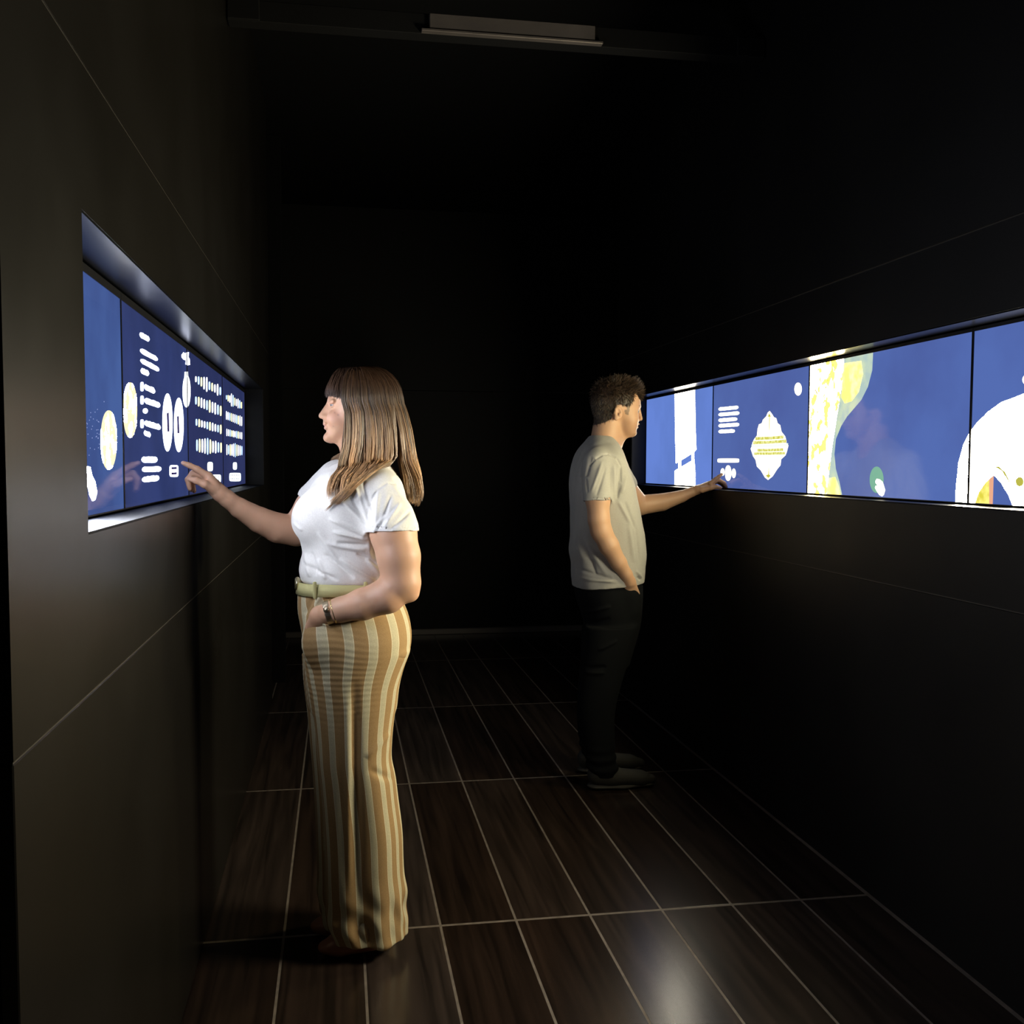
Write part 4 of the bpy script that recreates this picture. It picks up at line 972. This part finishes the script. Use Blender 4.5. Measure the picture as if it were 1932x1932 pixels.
V, F = T_.surface(.0036); V = relax(V, F, 1, .4); N = vnormals(V, F)
V = V+N*(.0016*snoise(V, 40, 15)+.0012*snoise(V, 85, 16))[:, None]
fm = [(1100, 900, 1110, 860, 2.6, -3.5), (1104, 930, 1128, 870, 2.6, 3), (1112, 935, 1134, 880, 2.4, -2.5), (1156, 940, 1164, 880, 2.6, -5), (1150, 930, 1150, 875, 2.6, 3), (1142, 935, 1143, 880, 2.4, -2.5), (1165, 930, 1176, 895, 3, 3), (1160, 945, 1185, 990, 3, 3.5), (1172, 945, 1196, 1000, 3, -3.5), (1180, 985, 1192, 1060, 4, 3.5), (1196, 990, 1204, 1060, 3, -3.5), (1085, 960, 1100, 1060, 5, 4), (1097, 1000, 1118, 1080, 4, -4), (1110, 1030, 1140, 1085, 4, 4), (1090, 1075, 1150, 1090, 3, -4), (1092, 1092, 1160, 1096, 2.2, 3.5), (1195, 1075, 1210, 1090, 2.6, 4.5), (1198, 1086, 1206, 1094, 2, -4), (1102, 940, 1154, 944, 1.2, 1.5), (1088, 1098, 1165, 1092, 1.2, 1.6), (1115, 1055, 1122, 1085, 3, -4)]
V = folds(V, N, fm+seam([(1099, 930), (1099, 900), (1104, 880), (1116, 866), (1130, 858), (1143, 857), (1156, 864), (1165, 880), (1164, 912), (1157, 942)], 1.5, -3.0), 4.17, s_)
# ribbed collar
child('tee_shirt', np_mesh('tee_shirt', V, F), mat('grey_jersey', (.37, .365, .345), .9, 0, .2, .15, 700, .10, 420, sheen=.15), man)
# trousers
TR = Field()
TR.loft([(1098, 1086, 1206, 78), (1123, 1089, 1206, 80), (1142, 1093.5, 1205, 80), (1176, 1104, 1201, 78), (1215, 1104, 1192, 72), (1250, 1102, 1184, 62)], YM, n=2.4, k=.02)
TR.loft([(1180, 1104, 1200, 40), (1220, 1103, 1190, 38), (1262, 1099.5, 1179, 35), (1296, 1095, 1169, 33), (1320, 1092.5, 1163, 31), (1390, 1098, 1158.5, 27), (1430, 1105, 1162, 26), (1452, 1110, 1166, 26), (1462, 1116, 1164, 25)], YMN, n=2.2, k=.02, cap=.004)
TR.loft([(1180, 1100, 1192, 40), (1220, 1098, 1180, 38), (1262, 1095, 1170, 35), (1320, 1090, 1156, 31), (1390, 1092, 1150, 27), (1425, 1098, 1152, 26), (1438, 1100, 1152, 25)], YMF, n=2.2, k=.02, cap=.004)
TR.cap(W(1190, 1122, 4.166), W(1192, 1150, 4.172), .036, .034, .03)
V, F = TR.surface(.0042); V = relax(V, F, 1, .4); N = vnormals(V, F)
V = V+N*(.002*snoise(V, 40, 31)+.0035*np.exp(-((V[:, 2]-.11)/.07)**2)*np.sin(V[:, 2]*150+2*snoise(V, 20, 3)))[:, None]
V = folds(V, N, [(1110, 1160, 1150, 1142, 3, 5), (1112, 1185, 1150, 1165, 3, -5), (1125, 1225, 1160, 1205, 3, 5), (1105, 1260, 1140, 1255, 3, -5), (1102, 1270, 1138, 1266, 3, 5), (1180, 1106, 1200, 1107, 1.6, 4)], 4.15, s_)
child('trousers', np_mesh('trousers', V, F), mat('black_twill', (.0042, .0050, .0060), .9, 0, .12, .2, 700), man)
# trainers
sm = mat('grey_knit', (.030, .029, .024), .75, bump=.4, bscale=500); so = mat('dark_sole', (.042, .039, .033), .7)
for (Y, kx) in ((4.195, 0), (4.435, -20)):
    yy = 1492 if kx == 0 else 1458
    X = lambda px: W(px+kx, yy, Y)[0]
    sh = shoe(man, [((X(1128), Y, .062), (X(1150), Y, .055), .046, .045, 1.05), ((X(1150), Y, .050), (X(1205), Y, .036), .047, .042, .85), ((X(1205), Y, .034), (X(1224), Y, .030), .041, .030, .75)], sm, name='trainer')
    S2 = Field(); S2.cap((X(1126), Y, .014), (X(1172), Y-.004, .012), .042, .040, .02, flat=((0, 0, 1), .30)); S2.cap((X(1172), Y-.004, .012), (X(1219), Y+.002, .014), .042, .036, .02, flat=((0, 0, 1), .30))
    V, F = S2.surface(.003); me = np_mesh('sole', V, F); me.transform(Matrix.Translation(-man.location)); link('sole', me, so, sh)
